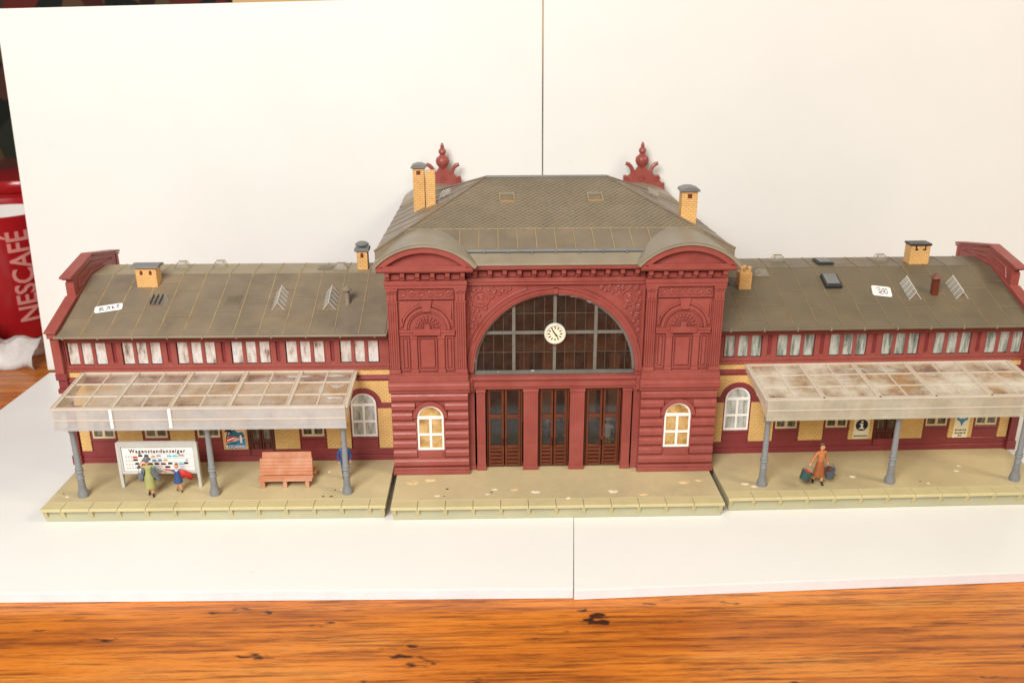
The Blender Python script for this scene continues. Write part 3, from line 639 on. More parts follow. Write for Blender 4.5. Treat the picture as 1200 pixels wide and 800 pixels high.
q = MB(); q.tube([(-41, 6.9, 119.1), (41, 6.9, 119.1)], .8, 10); gt = q.build('gutter', LEAD, HR, 0, True)
for i in range(7): B('gutter_clip', LEAD, HR, -33+11*i-.35, -33+11*i+.35, 5.8, 7.6, 118.1, 119.5, 0)
def side_z(x, y=80):
    c_ = (EZR-EZ)/(EYB-EYF); return EZ+c_*(y-EYF)+(RZ-EZ-c_*(RY-EYF))/(EX-RX)*(EX-abs(x))
# side roof: seams
for sg in (-1, 1):
    for yy in (45, 62, 79, 96, 113, 130):
        tt = (yy-EYF)/(RY-EYF) if yy < RY else (EYB-yy)/(EYB-RY)
        q = MB(); xe = EX+(RX-EX)*tt; q.tube([(sg*EX, yy, side_z(EX, yy)+.1), (sg*xe, yy, side_z(xe, yy)+.1)], .2, 5); q.build('seam', ROOF, HR)

def chimney(parent, x, y, z0, z1, w_, d_, cap, name='chimney'):
    o = MB().box(x-w_/2, x+w_/2, y-d_/2, y+d_/2, z0, z1).build(name, BRICKC, parent, .12)
    if cap == 'slab':
        q = MB(); q.ext([(y-d_/2-1.2, z1), (y-d_/2-1.0, z1+.9), (y, z1+1.9), (y+d_/2+1, z1+.9), (y+d_/2+1.2, z1)], 'x', x-w_/2-1.6, x+w_/2+1.6); q.build('cap', LEAD, o, .1)
        for i in (-1, 1):
            q = MB(); q.ext([(x+i*w_*.22-.7, z1-3.6), (x+i*w_*.22+.7, z1-3.6), (x+i*w_*.22+.7, z1-2), (x+i*w_*.22, z1-1.2), (x+i*w_*.22-.7, z1-2)], 'y', y-d_/2-.08, y-d_/2+.2); q.build('flue_opening', FLUE, o)
    elif cap == 'curve':
        q = MB(); q.ext([(x-w_/2-1.1, z1-.2), (x+w_/2+1.1, z1-.2), (x+w_/2+.6, z1+1.1), (x+w_*.2, z1+2.0), (x-w_*.2, z1+2.0), (x-w_/2-.6, z1+1.1)], 'y', y-d_/2-1.1, y+d_/2+1.1); q.build('cap', LEAD, o, .15)
        B('flue_opening', FLUE, o, x-1.1, x+1.1, y-d_/2-.08, y-d_/2+.2, z1-3.6, z1-1.4, 0)
    elif cap == 'double':
        B('cap', LEAD, o, x-w_/2-1, x+w_/2+1, y-d_/2-1, y+d_/2+1, z1-1.2, z1+.6); B('cap_post', LEAD, o, x-1.6, x+1.6, y-1.6, y+1.6, z1+.6, z1+1.8, 0)
        q = MB(); q.lathe([(w_*.62, 0), (w_*.66, .7), (w_*.4, 1.7), (.3, 2.1)], (x, y, z1+1.7), 16); q.build('cowl', LEAD, o, 0, True)
        q = MB(); q.ext([(x-.8, z1-4.6), (x+.8, z1-4.6), (x+.8, z1-2.6), (x, z1-1.8), (x-.8, z1-2.6)], 'y', y-d_/2-.08, y-d_/2+.2); q.build('flue_opening', FLUE, o)
    elif cap == 'crown':
        for i in (-1, 0, 1):
            q = MB(); q.lathe([(1.0, 0), (.9, 2.0), (1.15, 2.2), (1.0, 3.2), (.6, 3.2)], (x+i*w_*.32, y-d_*.2+(i == 0)*d_*.4, z1-.3), 10); q.build('chimney_pot', BRICKC, o, 0, True)
    elif cap == 'crenel':
        B('cap', SLATEB, o, x-w_/2-.5, x+w_/2+.5, y-d_/2-.5, y+d_/2+.5, z1+.1, z1+1.2)
        for i in (-1, 1): B('flue_opening', SLATEB, o, x+i*w_*.2-.8, x+i*w_*.2+.8, y-d_/2-.1, y-d_/2+.2, z1-2.4, z1+.1, 0)
        q = MB()
        for i in (-1, -.33, .33, 1): q.box(x+i*w_*.42-.6, x+i*w_*.42+.6, y-d_/2-.2, y-d_/2, z1-1.6, z1-.1)
        q.build('corbel', BRICKC, o)
    return o
chimney(hall, -68.0, 82, side_z(-71)-1, 146.4, 6.0, 6.4, 'curve')
c2 = chimney(hall, -61.4, 75, side_z(-65)-1, 145.6, 5.0, 6.0, None)
chimney(hall, 69.0, 46, side_z(74)-1, 139.8, 7.8, 7.0, 'curve')
def side_skylight(x, y, sg):
    q = MB(); z = side_z(x)
    for i in range(3):
        q.ext([(y-4.5, 0), (y+4.5, 0), (y+4.5, 1.5), (y, 3.4), (y-4.5, 1.5)], 'x', x-.2+sg*i*2.8, x+.2+sg*i*2.8)
    vv = [(p[0], p[1], p[2]+side_z(p[0])+.1) for p in q.v]; q.v = vv
    o = q.build('skylight', SKYG, hall)
    q = MB(); q.slab([(x, y-4.5, side_z(x)+1.6), (x+sg*5.6, y-4.5, side_z(x+sg*5.6)+1.6), (x+sg*5.6, y, side_z(x+sg*5.6)+3.5), (x, y, side_z(x)+3.5)], .15); q.build('skylight_pane', SKYG, o)
    q = MB(); q.slab([(x, y+4.5, side_z(x)+1.6), (x+sg*5.6, y+4.5, side_z(x+sg*5.6)+1.6), (x+sg*5.6, y, side_z(x+sg*5.6)+3.5), (x, y, side_z(x)+3.5)], .15); q.build('skylight_pane', SKYG, o)
side_skylight(-57, 80, 1); side_skylight(62, 92, -1)
# rear towers: curved roofs with finials
for s in (-1, 1):
    cx = s*61.5
    hw, rise = 22.0, 8.6; Rr = (hw*hw+rise*rise)/(2*rise); cz = 116.3+rise-Rr; a_ = math.degrees(math.asin(hw/Rr))
    q = MB(); q.ext(arcpts(cx, cz, Rr, 90+a_, 90-a_, 20), 'y', 128, 163.5); rr_ = q.build('rear_roof', ZINC, hall)
    B('rear_tower', RED, hall, cx-18, cx+18, 128.2, 163, 100, 116.2)
    fy = 158; fb = cz+Rr-2.2; cx += 2.4
    g_ = 1.14
    F = MB(); half = [(13, -3.5), (12.6, .6), (11.0, 1.4), (10.4, 2.6), (9.8, 2.9), (9.8, 5.4), (8.8, 5.7), (7.2, 5.2), (5.6, 7.4), (5.0, 7.6), (4.2, 6.2), (3.6, 7.8), (2.6, 9.6), (1.8, 10.4)]
    F.ext([(cx+x*g_, fb+z*g_) for x, z in half]+[(cx-x*g_, fb+z*g_) for x, z in half[::-1]], 'y', fy-1.8, fy+1.8)
    F = F.build('finial', RED, hall, .25)
    q = MB(); q.lathe([(r_*g_, z*g_) for r_, z in [(1.6, 9.0), (1.9, 10.2), (3.2, 11.8), (3.75, 13.6), (3.3, 15.4), (2.0, 16.4), (1.3, 17.2), (2.1, 18.4), (1.9, 19.6), (.9, 20.8), (1.1, 21.4), (.7, 22.6), (.3, 23.4)]], (cx, fy, fb), 16); q.build('urn', RED, F, 0, True)
    for sg in (-1, 1):
        P_ = lambda x, z, y=0: (cx+sg*x*g_, fy+y, fb+z*g_)
        q = MB(); q.tube([P_(4.6, 5.5), P_(5.0, 8.2), P_(6.0, 10.2), P_(7.2, 11.4), P_(8.2, 11.9), P_(8.6, 10.9)], [1.7, 1.3, 1.15, 1.35, 1.3, .6], 8); q.build('volute', RED, F, 0, True)
        q = MB(); q.tube(spiral(cx+sg*8.2*g_, fb+3.6*g_, 1.9, fy-1.7, 1.3, 0, sg, 12), .6, 6); q.build('scroll', RED, F, 0, True)
        q = MB(); q.tube(spiral(cx+sg*11.4*g_, fb+.6*g_, 1.2, fy-1.7, 1.3, 0, sg, 10), .5, 6); q.build('scroll', RED, F, 0, True)
    q = MB(); q.tube(spiral(cx, fb+4.5, 2.4, fy-1.7, 1.2, 0, 1, 12), .6, 6); q.build('scroll', RED, F, 0, True)

# ================================================================ the two wings
def zr(y):                                       # wing roof height over depth
    P_ = [(9.5, 77.6), (16, 79.2), (58, 95), (76, 95.6), (98, 87.5), (121, 79)]
    for (a, b2), (c3, d) in zip(P_[:-1], P_[1:]):
        if y <= c3: return b2+(d-b2)*(y-a)/(c3-a)
    return 79
def wing(s, loc, rz, label, roofm, seamm, curt, door_bay):
    W = thing('station_wing', label, 'building', loc, rz)
    X = lambda x: s*x
    def b(name, mat, par, x0, x1, y0, y1, z0, z1, bv=.15): return B(name, mat, par, X(x0), X(x1), y0, y1, z0, z1, bv)
    body = platform(W, *sorted((X(80.2), X(239.4))), -31.0, 121, 12, 9.6 if s < 0 else 12.2)
    Y0 = 16.0
    wall = b('wall', MAROON, W, 80.5, 240.5, Y0+1.2, 120, ZP, 79, 0)
    b('base_course', MAROON, W, 80.6, 241, Y0-.7, Y0+1.2, ZP+.02, 10.6); b('base_course', MAROON, W, 80.6, 240.8, Y0-.2, Y0+1.2, 10.6, 14.1)
    # end pilaster
    for z0, z1, d_, hw_, mt in ((ZP+.02, 12.5, 2.4, 2.4, MAROON), (12.5, 47, 1.7, 2.0, MAROON), (47, 49.4, 3.0, 2.7, MAROON), (49.4, 54, 2.2, 2.2, MAROON), (54, 57.6, 3.2, 2.7, MAROON), (57.6, 76.4, 3.6, 2.1, RED)):
        b('end_pilaster', mt, W, 241-hw_, 241+hw_, Y0-d_, Y0+3, z0, z1)
    P0 = 95.0; PT = 26.3
    edges = [80.7]
    ops = []
    for i in range(6):
        c2 = P0+PT*i; hw = 6.7 if i == 0 else 6.5; ops.append((c2, hw))
    # brick piers between openings
    prev = 80.9
    for i, (c2, hw) in enumerate(ops):
        b('brick_pier', BRICK, W, prev, c2-hw-.35, Y0-.6, Y0+1.1, 14.3, 36.6); prev = c2+hw+.35
    b('brick_pier', BRICK, W, prev, 238.4, Y0-.6, Y0+1.1, 14.3, 36.6)
    # brick field round the arch, impost, cornices
    c0 = ops[0][0]
    q = MB(); q.ext([(X(80.9), 39.6), (X(80.9), 51.4), (X(238.4), 51.4), (X(238.4), 39.6), (X(c0+9.3), 39.6)]+[(X(c0)+s*x_*1.0, z_) for x_, z_ in [(9.3*math.cos(R(a)), 38.2+9.3*math.sin(R(a))) for a in range(9, 172, 9)]]+[(X(c0-9.3), 39.6)], 'y', Y0-.5, Y0+1.1); q.build('brick_field', BRICK, W)
    for a, b2 in ((80.7, c0-6.8), (c0+6.8, 238.4)): b('impost_band', MAROON, W, a, b2, Y0-.9, Y0+1.1, 36.6, 39.6)
    MB().ring(X(c0), 38.2, 6.8, 9.3, 0, 180, Y0-.95, Y0+1.1, 24).build('window_arch', MAROON, W, .15)
    MB().ring(X(c0), 38.2, 6.8, 7.5, 0, 180, Y0-1.2, Y0-.9, 24).build('window_arch', MAROON, W)
    for sg in (-1, 1): B('jamb', MAROON, W, X(c0)+sg*6.5, X(c0)+sg*7.0, Y0-.3, Y0+1.1, 20, 38.2, 0)
    b('apron', MAROON, W, c0-6.6, c0+6.6, Y0-.1, Y0+1.1, 14.1, 20.4)
    b('sill', MAROON, W, c0-6.9, c0+6.9, Y0-.8, Y0+1.1, 19.6, 20.6)
    window_arched(W, X(c0), 6.4, 20.7, 38.2, Y0-.2, WHITEF, CURT_A)
    q = MB(); q.ext([(Y0+1.1, 51.4), (Y0-.8, 51.4), (Y0-1.6, 52.4), (Y0-1.6, 53.4), (Y0-.6, 54.4), (Y0+1.1, 54.4)], 'x', X(80.7), X(239)); q.build('string_course', MAROON, W, .12)
    b('brick_band', BRICK, W, 80.9, 238.8, Y0-.5, Y0+1.1, 54.4, 57.4)
    # openings under the canopy
    for i, (c2, hw) in enumerate(ops[1:], 1):
        if i == door_bay:
            D = MB(); D.box(X(c2)-hw, X(c2)-hw+1, Y0-.3, Y0+1, ZP+.1, 36.6); D.box(X(c2)+hw-1, X(c2)+hw, Y0-.3, Y0+1, ZP+.1, 36.6); D.box(X(c2)-hw, X(c2)+hw, Y0-.3, Y0+1, 35.6, 36.6); D = D.build('door', DOORM, W, .1)
            for sg in (-1, 1):
                a, e = sorted((X(c2)+sg*.2, X(c2)+sg*(hw-1.1))); q = MB()
                q.box(a, a+.9, Y0-.1, Y0+.8, 8, 35.4); q.box(e-.9, e, Y0-.1, Y0+.8, 8, 35.4)
                for z0, z1 in ((8, 9.4), (18, 19.6), (34.2, 35.4)): q.box(a+.9, e-.9, Y0-.1, Y0+.8, z0, z1)
                q.build('door_leaf', DOORM, D, .1); B('pane', CURT_D, D, a+.7, e-.7, Y0+.4, Y0+.5, 19.4, 34.4, 0); B('lower_panel', DOORM, D, a+1.3, e-1.3, Y0+.2, Y0+.6, 10, 17.4)
                B('backing', DOORM, D, a+.6, e-.6, Y0+.6, Y0+.8, 8.4, 19, 0); B('kick_plate', PGREY, D, a+1.0, e-1.0, Y0-.16, Y0-.1, 12.6, 14.0, 0)
            continue
        b('apron', MAROON, W, c2-hw, c2+hw, Y0-.1, Y0+1.1, 14.1, 20.4); b('sill', MAROON, W, c2-hw-.2, c2+hw+.2, Y0-.75, Y0+1.1, 19.8, 20.9)
        for sg in (-1, 1): B('jamb', MAROON, W, X(c2)+sg*(hw-.8), X(c2)+sg*hw, Y0-.3, Y0+1.1, 20.9, 36.6, 0)
        q = MB(); a, e, z0, z1 = X(c2)-hw+.8, X(c2)+hw-.8, 21.0, 36.5; y_ = Y0-.1
        q.box(a, a+.9, y_, y_+.8, z0, z1); q.box(e-.9, e, y_, y_+.8, z0, z1); q.box(a+.9, e-.9, y_, y_+.8, z0, z0+1.1); q.box(a+.9, e-.9, y_, y_+.8, z1-1, z1); q.box(a+.9, e-.9, y_, y_+.8, 30.4, 31.6); q.box((a+e)/2-.7, (a+e)/2+.7, y_-.05, y_+.7, z0+1.1, 30.4)
        wn = q.build('window', CREAMF, W, .1)
        B('pane', CURT_D, wn, a+.6, (a+e)/2-.4, y_+.45, y_+.55, z0+.8, 30.7, 0); B('pane', CURT_D, wn, (a+e)/2+.4, e-.6, y_+.45, y_+.55, z0+.8, 30.7, 0); B('pane', CURT_D, wn, a+.6, e-.6, y_+.45, y_+.55, 31.3, z1-.7, 0)
    # clerestory: groups of three lights
    b('clerestory_sill', RED, W, 80.7, 239, Y0-1.2, Y0+1.1, 57.5, 58.8); b('clerestory_sill', RED, W, 80.7, 239, Y0-.4, Y0+1.1, 58.8, 60.9)
    b('clerestory_head', RED, W, 80.7, 239, Y0-.4, Y0+1.1, 72.4, 74.8); b('clerestory_head', RED, W, 80.7, 239, Y0-1.3, Y0+1.1, 74.8, 76.8)
    b('eave_soffit', RED, W, 80.7, 239, Y0-5.6, Y0+1.1, 76.8, 77.3)
    for i in range(6):
        c2 = 95.2+26.5*i
        b('clerestory_back', DOORM, W, c2-9.8, c2+9.8, Y0+.9, Y0+1.15, 60.9, 72.4, 0)
        for k in range(3):
            lx = c2+(k-1)*6.55
            b('clerestory_pane', curt, W, lx-2.6, lx+2.6, Y0+.45, Y0+.55, 60.8, 72.5, 0)
            b('pane_frame', RED, W, lx-2.75, lx-2.45, Y0+.15, Y0+.6, 60.9, 72.4, 0); b('pane_foot', BLACK, W, lx-2.5, lx+2.5, Y0+.2, Y0+.6, 60.85, 61.25, 0)
        for k in (-1, 1): b('mullion', RED, W, c2+k*3.28-.85, c2+k*3.28+.85, Y0-.35, Y0+.9, 60.9, 72.4)
        pe = c2+9.8; pn = c2+26.5-9.8
        if i == 0: b('pier', RED, W, 80.8, c2-9.7, Y0-.4, Y0+1.1, 60.9, 72.4)
        if i == 5: pn = 238.9
        w_ = pn-pe
        b('pier', RED, W, pe-.2, pe+w_*.36, Y0-.5, Y0+1.1, 60.9, 72.4); b('pier', RED, W, pn-w_*.36, pn+.2, Y0-.5, Y0+1.1, 60.9, 72.4)
        q = MB(); cxx = X((pe+pn)/2); q.box(cxx-w_*.14, cxx+w_*.14, Y0+.5, Y0+1.1, 60.9, 72.4); q.build('pier_recess', MAROON, W)
        q = MB(); q.ext([(cxx-w_*.14, 60.9), (cxx+w_*.14, 60.9), (cxx+w_*.14, 62.4), (cxx, 61.6), (cxx-w_*.14, 62.4)], 'y', Y0-.3, Y0+1); q.build('pier_foot', RED, W)
    # roof
    ys = [9.5, 16, 58, 76, 98, 121]; prof = [(y, zr(y)) for y in ys]
    q = MB(); q.ext(prof+[(121, 77.5), (12, 77.3)], 'x', X(80.6), X(238.9)); RF = q.build('roof', roofm, W)
    cols_x = [81.3]+[94.2+12.08*i for i in range(12)]+[238.6]
    for i, (a, e) in enumerate(zip(cols_x[:-1], cols_x[1:])):
        cuts = [[9.7, 24.5, 44.5, 57.9], [9.7, 34.5, 50.0, 57.9], [9.7, 28.0, 57.9], [9.7, 39.0, 57.9]][i % 4]
        for y0, y1 in zip(cuts[:-1], cuts[1:]):
            for u0, u1 in ([(y0, 16), (16, y1)] if y0 < 16 < y1 else [(y0, y1)]):
                g0 = .18 if u0 in cuts else 0; g1 = .18 if u1 in cuts else 0
                q = MB(); q.slab([(X(a+.3), u0+g0, zr(u0+g0)), (X(e-.3), u0+g0, zr(u0+g0)), (X(e-.3), u1-g1, zr(u1-g1)), (X(a+.3), u1-g1, zr(u1-g1))], .35); q.build('roof_panel', roofm, RF)
        for yc in cuts[1:-1]:
            q = MB(); q.tube([(X(a+.2), yc, zr(yc)+.34), (X(e-.2), yc, zr(yc)+.34)], .18, 4); q.build('seam', SEAMD, RF)
        for y0, y1 in (((58.2, 69), (69.2, 76)) if i % 2 else ((58.2, 64), (64.2, 76))):
            q = MB(); q.slab([(X(a+.3), y0, zr(y0)), (X(e-.3), y0, zr(y0)), (X(e-.3), y1, zr(y1)), (X(a+.3), y1, zr(y1))], .3); q.build('roof_panel', ROOFT if s < 0 else roofm, RF)
    for a in cols_x[1:-1]:
        q = MB(); q.tube([(X(a), 9.6, zr(9.6)+.3), (X(a), 16, zr(16)+.3), (X(a), 58, zr(58)+.3), (X(a), 76, zr(76)+.3)], .33, 5); q.build('seam', seamm, RF)
    q = MB(); q.tube([(X(80.8), 9.2, 77.4), (X(239.2), 9.2, 77.4)], .75, 10); G = q.build('gutter', roofm, W, 0, True)
    for i in range(10): b('gutter_clip', ZINC, W, 86+16.5*i, 86.6+16.5*i, 8.3, 9.9, 76.6, 78.2, 0)
    # parapet at the outer end
    yy = [8.5, 16, 37, 37, 34.5, 34.5, 36.5, 66, 95.5, 97.5, 97.5, 95, 95, 121]
    PA = MB(); PA.ext([(10.6, 76.4), (10.6, zr(10.6)+1.2), (16, zr(16)+1.6), (58, zr(58)+1.6), (76, zr(76)+1.6), (98, zr(98)+1.6), (121, 81), (121, 76)], 'x', X(238.8), X(243.4)); PA = PA.build('parapet', RED, W, .2)
    q = MB(); q.slab([(X(238.4), 9.8, zr(9.8)+1.4), (X(244), 9.8, zr(9.8)+1.4), (X(244), 37.5, zr(37.5)+1.9), (X(238.4), 37.5, zr(37.5)+1.9)], .8); q.build('coping', RED, PA, .1)
    gp = [(38, 86), (38, 98.9), (62, 104.0), (94, 97.6), (94, 86)]
    q = MB(); q.ext(gp, 'x', X(239.4), X(242.8)); q.build('gable', RED, PA)
    q = MB(); q.box(*sorted((X(238.6), X(243.6))), 37.0, 40.6, 86.5, 90); q.box(*sorted((X(239.0), X(243.2))), 37.4, 40.2, 89.9, 96.8); q.build('gable_pier', RED, PA, .15)
    b('gable_pier', RED, PA, 239.0, 243.2, 91.6, 94.4, 86, 98.0)
    for y0, z0, y1, z1 in ((34.6, 99.2, 62, 104.8), (62, 104.8, 96, 98.2)):
        q = MB(); q.slab([(X(238.5), y0, z0), (X(244.4), y0, z0), (X(244.4), y1, z1), (X(238.5), y1, z1)], 1.1); q.build('gable_coping', RED, PA, .12)
        q = MB(); q.slab([(X(238.9), y0+1.5, z0-.9), (X(243.8), y0+1.5, z0-.9), (X(243.8), y1, z1-1.3), (X(238.9), y1, z1-1.3)], 1.0); q.build('gable_coping', RED, PA, .12)
    q = MB(); tri = [(43, 92.5), (64, 98.4), (88, 96.4), (84, 98.0), (62, 101.6), (45, 98.0)]
    for i in range(6):
        a, e = tri[i], tri[(i+1) % 6]; q.tube([(X(239.3), a[0], a[1]), (X(239.3), e[0], e[1])], .45, 5)
    q.build('gable_moulding', RED, PA)
    # ---- canopy
    CX0, CX1 = 97.4, 230.2; YF, YK = -21.5, 14.0; ZF, ZK = 53.2, 57.0
    cz_ = lambda y: ZF+(ZK-ZF)*(y-YF)/(YK-YF)
    fas, pane = (CANF, CANP) if s < 0 else (CANFR, CANR)
    CN = MB(); CN.box(X(CX0), X(CX1), YK-.6, YK+.8, ZK-1.0, ZK+.7); CN = CN.build('canopy', CANB, W, .15)
    q = MB(); q.box(X(CX0), X(CX1), YF-.6, YF+.4, 44.0, ZF+.2); q.build('fascia', fas, CN, .1)
    q = MB(); q.box(X(CX0-.2), X(CX1+.2), YF-1.0, YF+.6, 43.3, 44.4); q.build('fascia_lip', fas, CN, .12)
    q = MB(); q.box(X(CX0), X(CX1), YF-.85, YF-.55, 48.2, 48.8); q.build('fascia_lip', CANB, CN)
    q = MB(); q.box(X(CX0), X(CX1), YF-.7, YF+1.6, ZF+.1, ZF+1.0); q.build('front_rail', CANB, CN, .12)
    rows = [YF+1.6, -9.2, 2.6, YK-.6]; px_w = (CX1-CX0)/10
    for i in range(10):
        a, e = CX0+px_w*i, CX0+px_w*(i+1); mod_l, mod_r = (1.1, .35) if i % 2 == 0 else (.35, 1.1)
        for r0, r1 in zip(rows[:-1], rows[1:]):
            q = MB(); q.slab([(X(a+mod_l), r0+.45, cz_(r0+.45)), (X(e-mod_r), r0+.45, cz_(r0+.45)), (X(e-mod_r), r1-.45, cz_(r1-.45)), (X(a+mod_l), r1-.45, cz_(r1-.45))], .25); q.build('pane', pane, CN)
    for i in range(11):
        a = CX0+px_w*i; main = i % 2 == 0; hw = 1.05 if main else .42
        q = MB(); q.slab([(X(a-hw), YF+.5, cz_(YF+.5)-.3), (X(a+hw), YF+.5, cz_(YF+.5)-.3), (X(a+hw), YK, cz_(YK)-.3), (X(a-hw), YK, cz_(YK)-.3)], 1.0 if not main else .8); q.build('rafter', CANB, CN, .1)
        if main:
            for e_ in (-hw, hw-.35):
                q = MB(); q.slab([(X(a+e_), YF+.5, cz_(YF+.5)+.4), (X(a+e_+.35), YF+.5, cz_(YF+.5)+.4), (X(a+e_+.35), YK, cz_(YK)+.4), (X(a+e_), YK, cz_(YK)+.4)], .6); q.build('rafter_rim', CANB, CN)
            q = MB(); q.slab([(X(a-.3), YF+1, cz_(YF+1)-3.2), (X(a+.3), YF+1, cz_(YF+1)-3.2), (X(a+.3), YK, cz_(YK)-3.2), (X(a-.3), YK, cz_(YK)-3.2)], 2.9); q.build('truss', CANB, CN)
            if 0 < i < 10 and s < 0 and i > 4:
                q = MB(); q.box(X(a-.7), X(a+.7), YF-1.3, YF-.55, 44.4, ZF+.6); q.build('fascia_bracket', WHITEF, CN, .15)
            if s > 0 and 0 < i < 10:
                q = MB(); q.lathe([(.45, 0), (.45, .25)], (X(a), YF+.4, ZF+1.0), 8); q.build('bolt_hole', BLACK, CN)
    for r_ in rows[1:3]:
        q = MB(); q.slab([(X(CX0+1), r_-.4, cz_(r_)-.2), (X(CX1-1), r_-.4, cz_(r_)-.2), (X(CX1-1), r_+.4, cz_(r_)-.2), (X(CX0+1), r_+.4, cz_(r_)-.2)], .8); q.build('purlin', CANB, CN, .08)
    for e_, hx in ((CX0, .8), (CX1, -.8)):
        q = MB(); q.ext([(YF, 44), (YF, ZF+.4), (YK, ZK+.4), (YK, ZK-2.4), (2, 51.6), (-6, 49.2), (-12, 48)], 'x', X(e_), X(e_+hx)); q.build('end_plate', CANB, CN, .1)
    for (x, y, rx, ry) in ([(124, 8.5, 7, 1.6), (107, 9, 5, 1.4), (103.5, -1.5, 4.0, 2.2), (104, -13, 4, 1.4), (111, -4, 1.2, 6)] if s < 0 else [(150, 8, 5, 1.5), (186, 1, 4, 1.8), (176, -14, 4, 1.5), (140, -3, 4, 2), (165, 6, 5, 1.6)]):
        q = MB(); blob(q, (X(x), y, cz_(y)+.5), rx, ry, .25, 12, 4, .4); q.build('glue_smear', SMEAR, CN, 0, True)
    PR_ = .84
    post = MB(); post.lathe([(a_*PR_, z_) for a_, z_ in [(2.9, 0), (3.0, 1.2), (2.9, 2.2), (2.2, 3.6), (1.9, 5.0), (2.1, 5.6), (1.9, 6.2), (1.75, 9.4), (2.2, 9.8), (1.75, 10.4), (1.8, 12.4), (2.3, 12.8), (2.3, 13.4), (1.9, 13.8), (2.2, 14.6), (1.7, 15.4), (1.45, 32.5), (1.5, 33.2), (2.1, 33.8), (2.4, 35.2), (2.6, 35.9)]], (0, 0, 0), 14)
    post = post.build('post', POST, CN, 0, True); px_ = [99.6, 162.4, 224.4]
    post.location = Vector((X(px_[0]), -18.4, ZP))*S
    for p in px_[1:]: copy_of(post, CN, (X(p), -18.4, ZP))
    # ---- roof furniture
    wz = zr
    def tent(x, y, top=False):
        q = MB(); z0, z1 = wz(y-6.3)+.4, wz(y+6.3)+.4; h = 4.2
        for i in range(5):
            yy_ = y-6.2+3.1*i; z_ = wz(yy_)+.4
            q.ext([(X(x)-3.4, z_), (X(x)-2.9, z_), (X(x), z_+h-.6), (X(x)+2.9, z_), (X(x)+3.4, z_), (X(x), z_+h)], 'y', yy_-.17, yy_+.17)
        q.tube([(X(x), y-6.4, z0+h), (X(x), y+6.4, z1+h)], .3, 5)
        o = q.build('skylight', RIBW, RF)
        for sg in (-1, 1):
            q = MB(); q.slab([(X(x), y-6.1, z0+h-.3), (X(x)+sg*3.1, y-6.1, z0), (X(x)+sg*3.1, y+6.1, z1), (X(x), y+6.1, z1+h-.3)], .12); q.build('skylight_pane', TENTG, W)
        q = MB(); q.ext([(X(x)-2.9, z0), (X(x)+2.9, z0), (X(x), z0+h-.5)], 'y', y-6.05, y-5.95); q.build('skylight_pane', SKYG, W)
    def dormer(x, y):
        q = MB(); z_ = wz(y)+.2; hh = 3.0; q.ext([(X(x)-3.8, z_), (X(x)+3.8, z_), (X(x)+1.9, z_+hh), (X(x)-1.9, z_+hh)], 'y', y-2.2, y+2.2); o = q.build('skylight', TENTG, RF)
        q = MB(); q.box(X(x)-2.1, X(x)+2.1, y-.4, y+.4, z_+hh-.1, z_+hh+.35)
        for k in (-1, 1): q.tube([(X(x)+k*3.9, y-2.2, z_), (X(x)+k*1.9, y-2.2, z_+hh)], .22, 5)
        q.build('skylight_frame', ROOFT, W)
    def sticker(x, y, w_, h_, rot, strokes):
        nn = Vector((0, -(wz(40)-wz(30))/10, 1)).normalized(); ux = Vector((1, 0, 0)); uy = nn.cross(ux); o0 = Vector((X(x), y, wz(y)))+nn*.55
        c_, s_ = math.cos(rot), math.sin(rot); ax_ = ux*c_+uy*s_; ay_ = -ux*s_+uy*c_; q = MB(); pts = []
        for (qx, qy) in ((1, 1), (-1, 1), (-1, -1), (1, -1)):
            a0 = {(1, 1): 0, (-1, 1): 90, (-1, -1): 180, (1, -1): 270}[(qx, qy)]
            for k in range(5): a = R(a0+22.5*k); pts.append(o0+ax_*(qx*(w_/2-1.2)+1.2*math.cos(a))+ay_*(qy*(h_/2-1.2)+1.2*math.sin(a)))
        q.slab(pts, .12); st = q.build('price_sticker', PAPER, RF)
        q = MB()
        for sk in strokes: q.tube([o0+nn*.18+ax_*(p[0]*w_/2)+ay_*(p[1]*h_/2) for p in sk], .22, 4)
        q.build('handwriting', INK, W)
    if s < 0:
        chimney(W, X(206.3), 50.5, wz(46), 101.5, 10.4, 7, 'slab'); chimney(W, X(98.4), 66, 95, 106.5, 5.6, 5.6, 'double')
        tent(136.4, 35); tent(111.0, 35); 
        q = MB(); q.ext([(X(197.6)-4.6, 0), (X(197.6)+4.6, 0), (X(197.6)+3.2, 2.4), (X(197.6)-3.2, 2.4)], 'y', 31, 38); q.v = [(a, e, z+wz(e)+.3) for a, e, z in q.v]; q.build('skylight', SKYG, RF)
        q = MB()
        for k in (-1.5, 0, 1.5): q.box(X(197.6)+k*1.5-.25, X(197.6)+k*1.5+.25, 31, 37.6, 1.6, 2.8)
        q.v = [(a, e, z+wz(e)+.3) for a, e, z in q.v]; q.build('skylight_frame', SLATEB, W)
        for x, y in ((195.3, 71), (175.5, 72), (110.1, 66)): dormer(x, y)
        for x, y in ((160.4, 36.5), (118.7, 67)):
            q = MB(); q.slab([(X(x)-3.7, y-3.3, wz(y-3.3)+.38), (X(x)+3.7, y-3.3, wz(y-3.3)+.38), (X(x)+3.7, y+3.3, wz(y+3.3)+.38), (X(x)-3.7, y+3.3, wz(y+3.3)+.38)], .35); q.build('roof_hatch', roofm, RF)
            q = MB(); q.slab([(X(x)-3.0, y-2.6, wz(y-2.6)+.7), (X(x)+3.0, y-2.6, wz(y-2.6)+.7), (X(x)+3.0, y+2.6, wz(y+2.6)+.7), (X(x)-3.0, y+2.6, wz(y+2.6)+.7)], .12); q.build('hatch_pane', ROOFD, W)
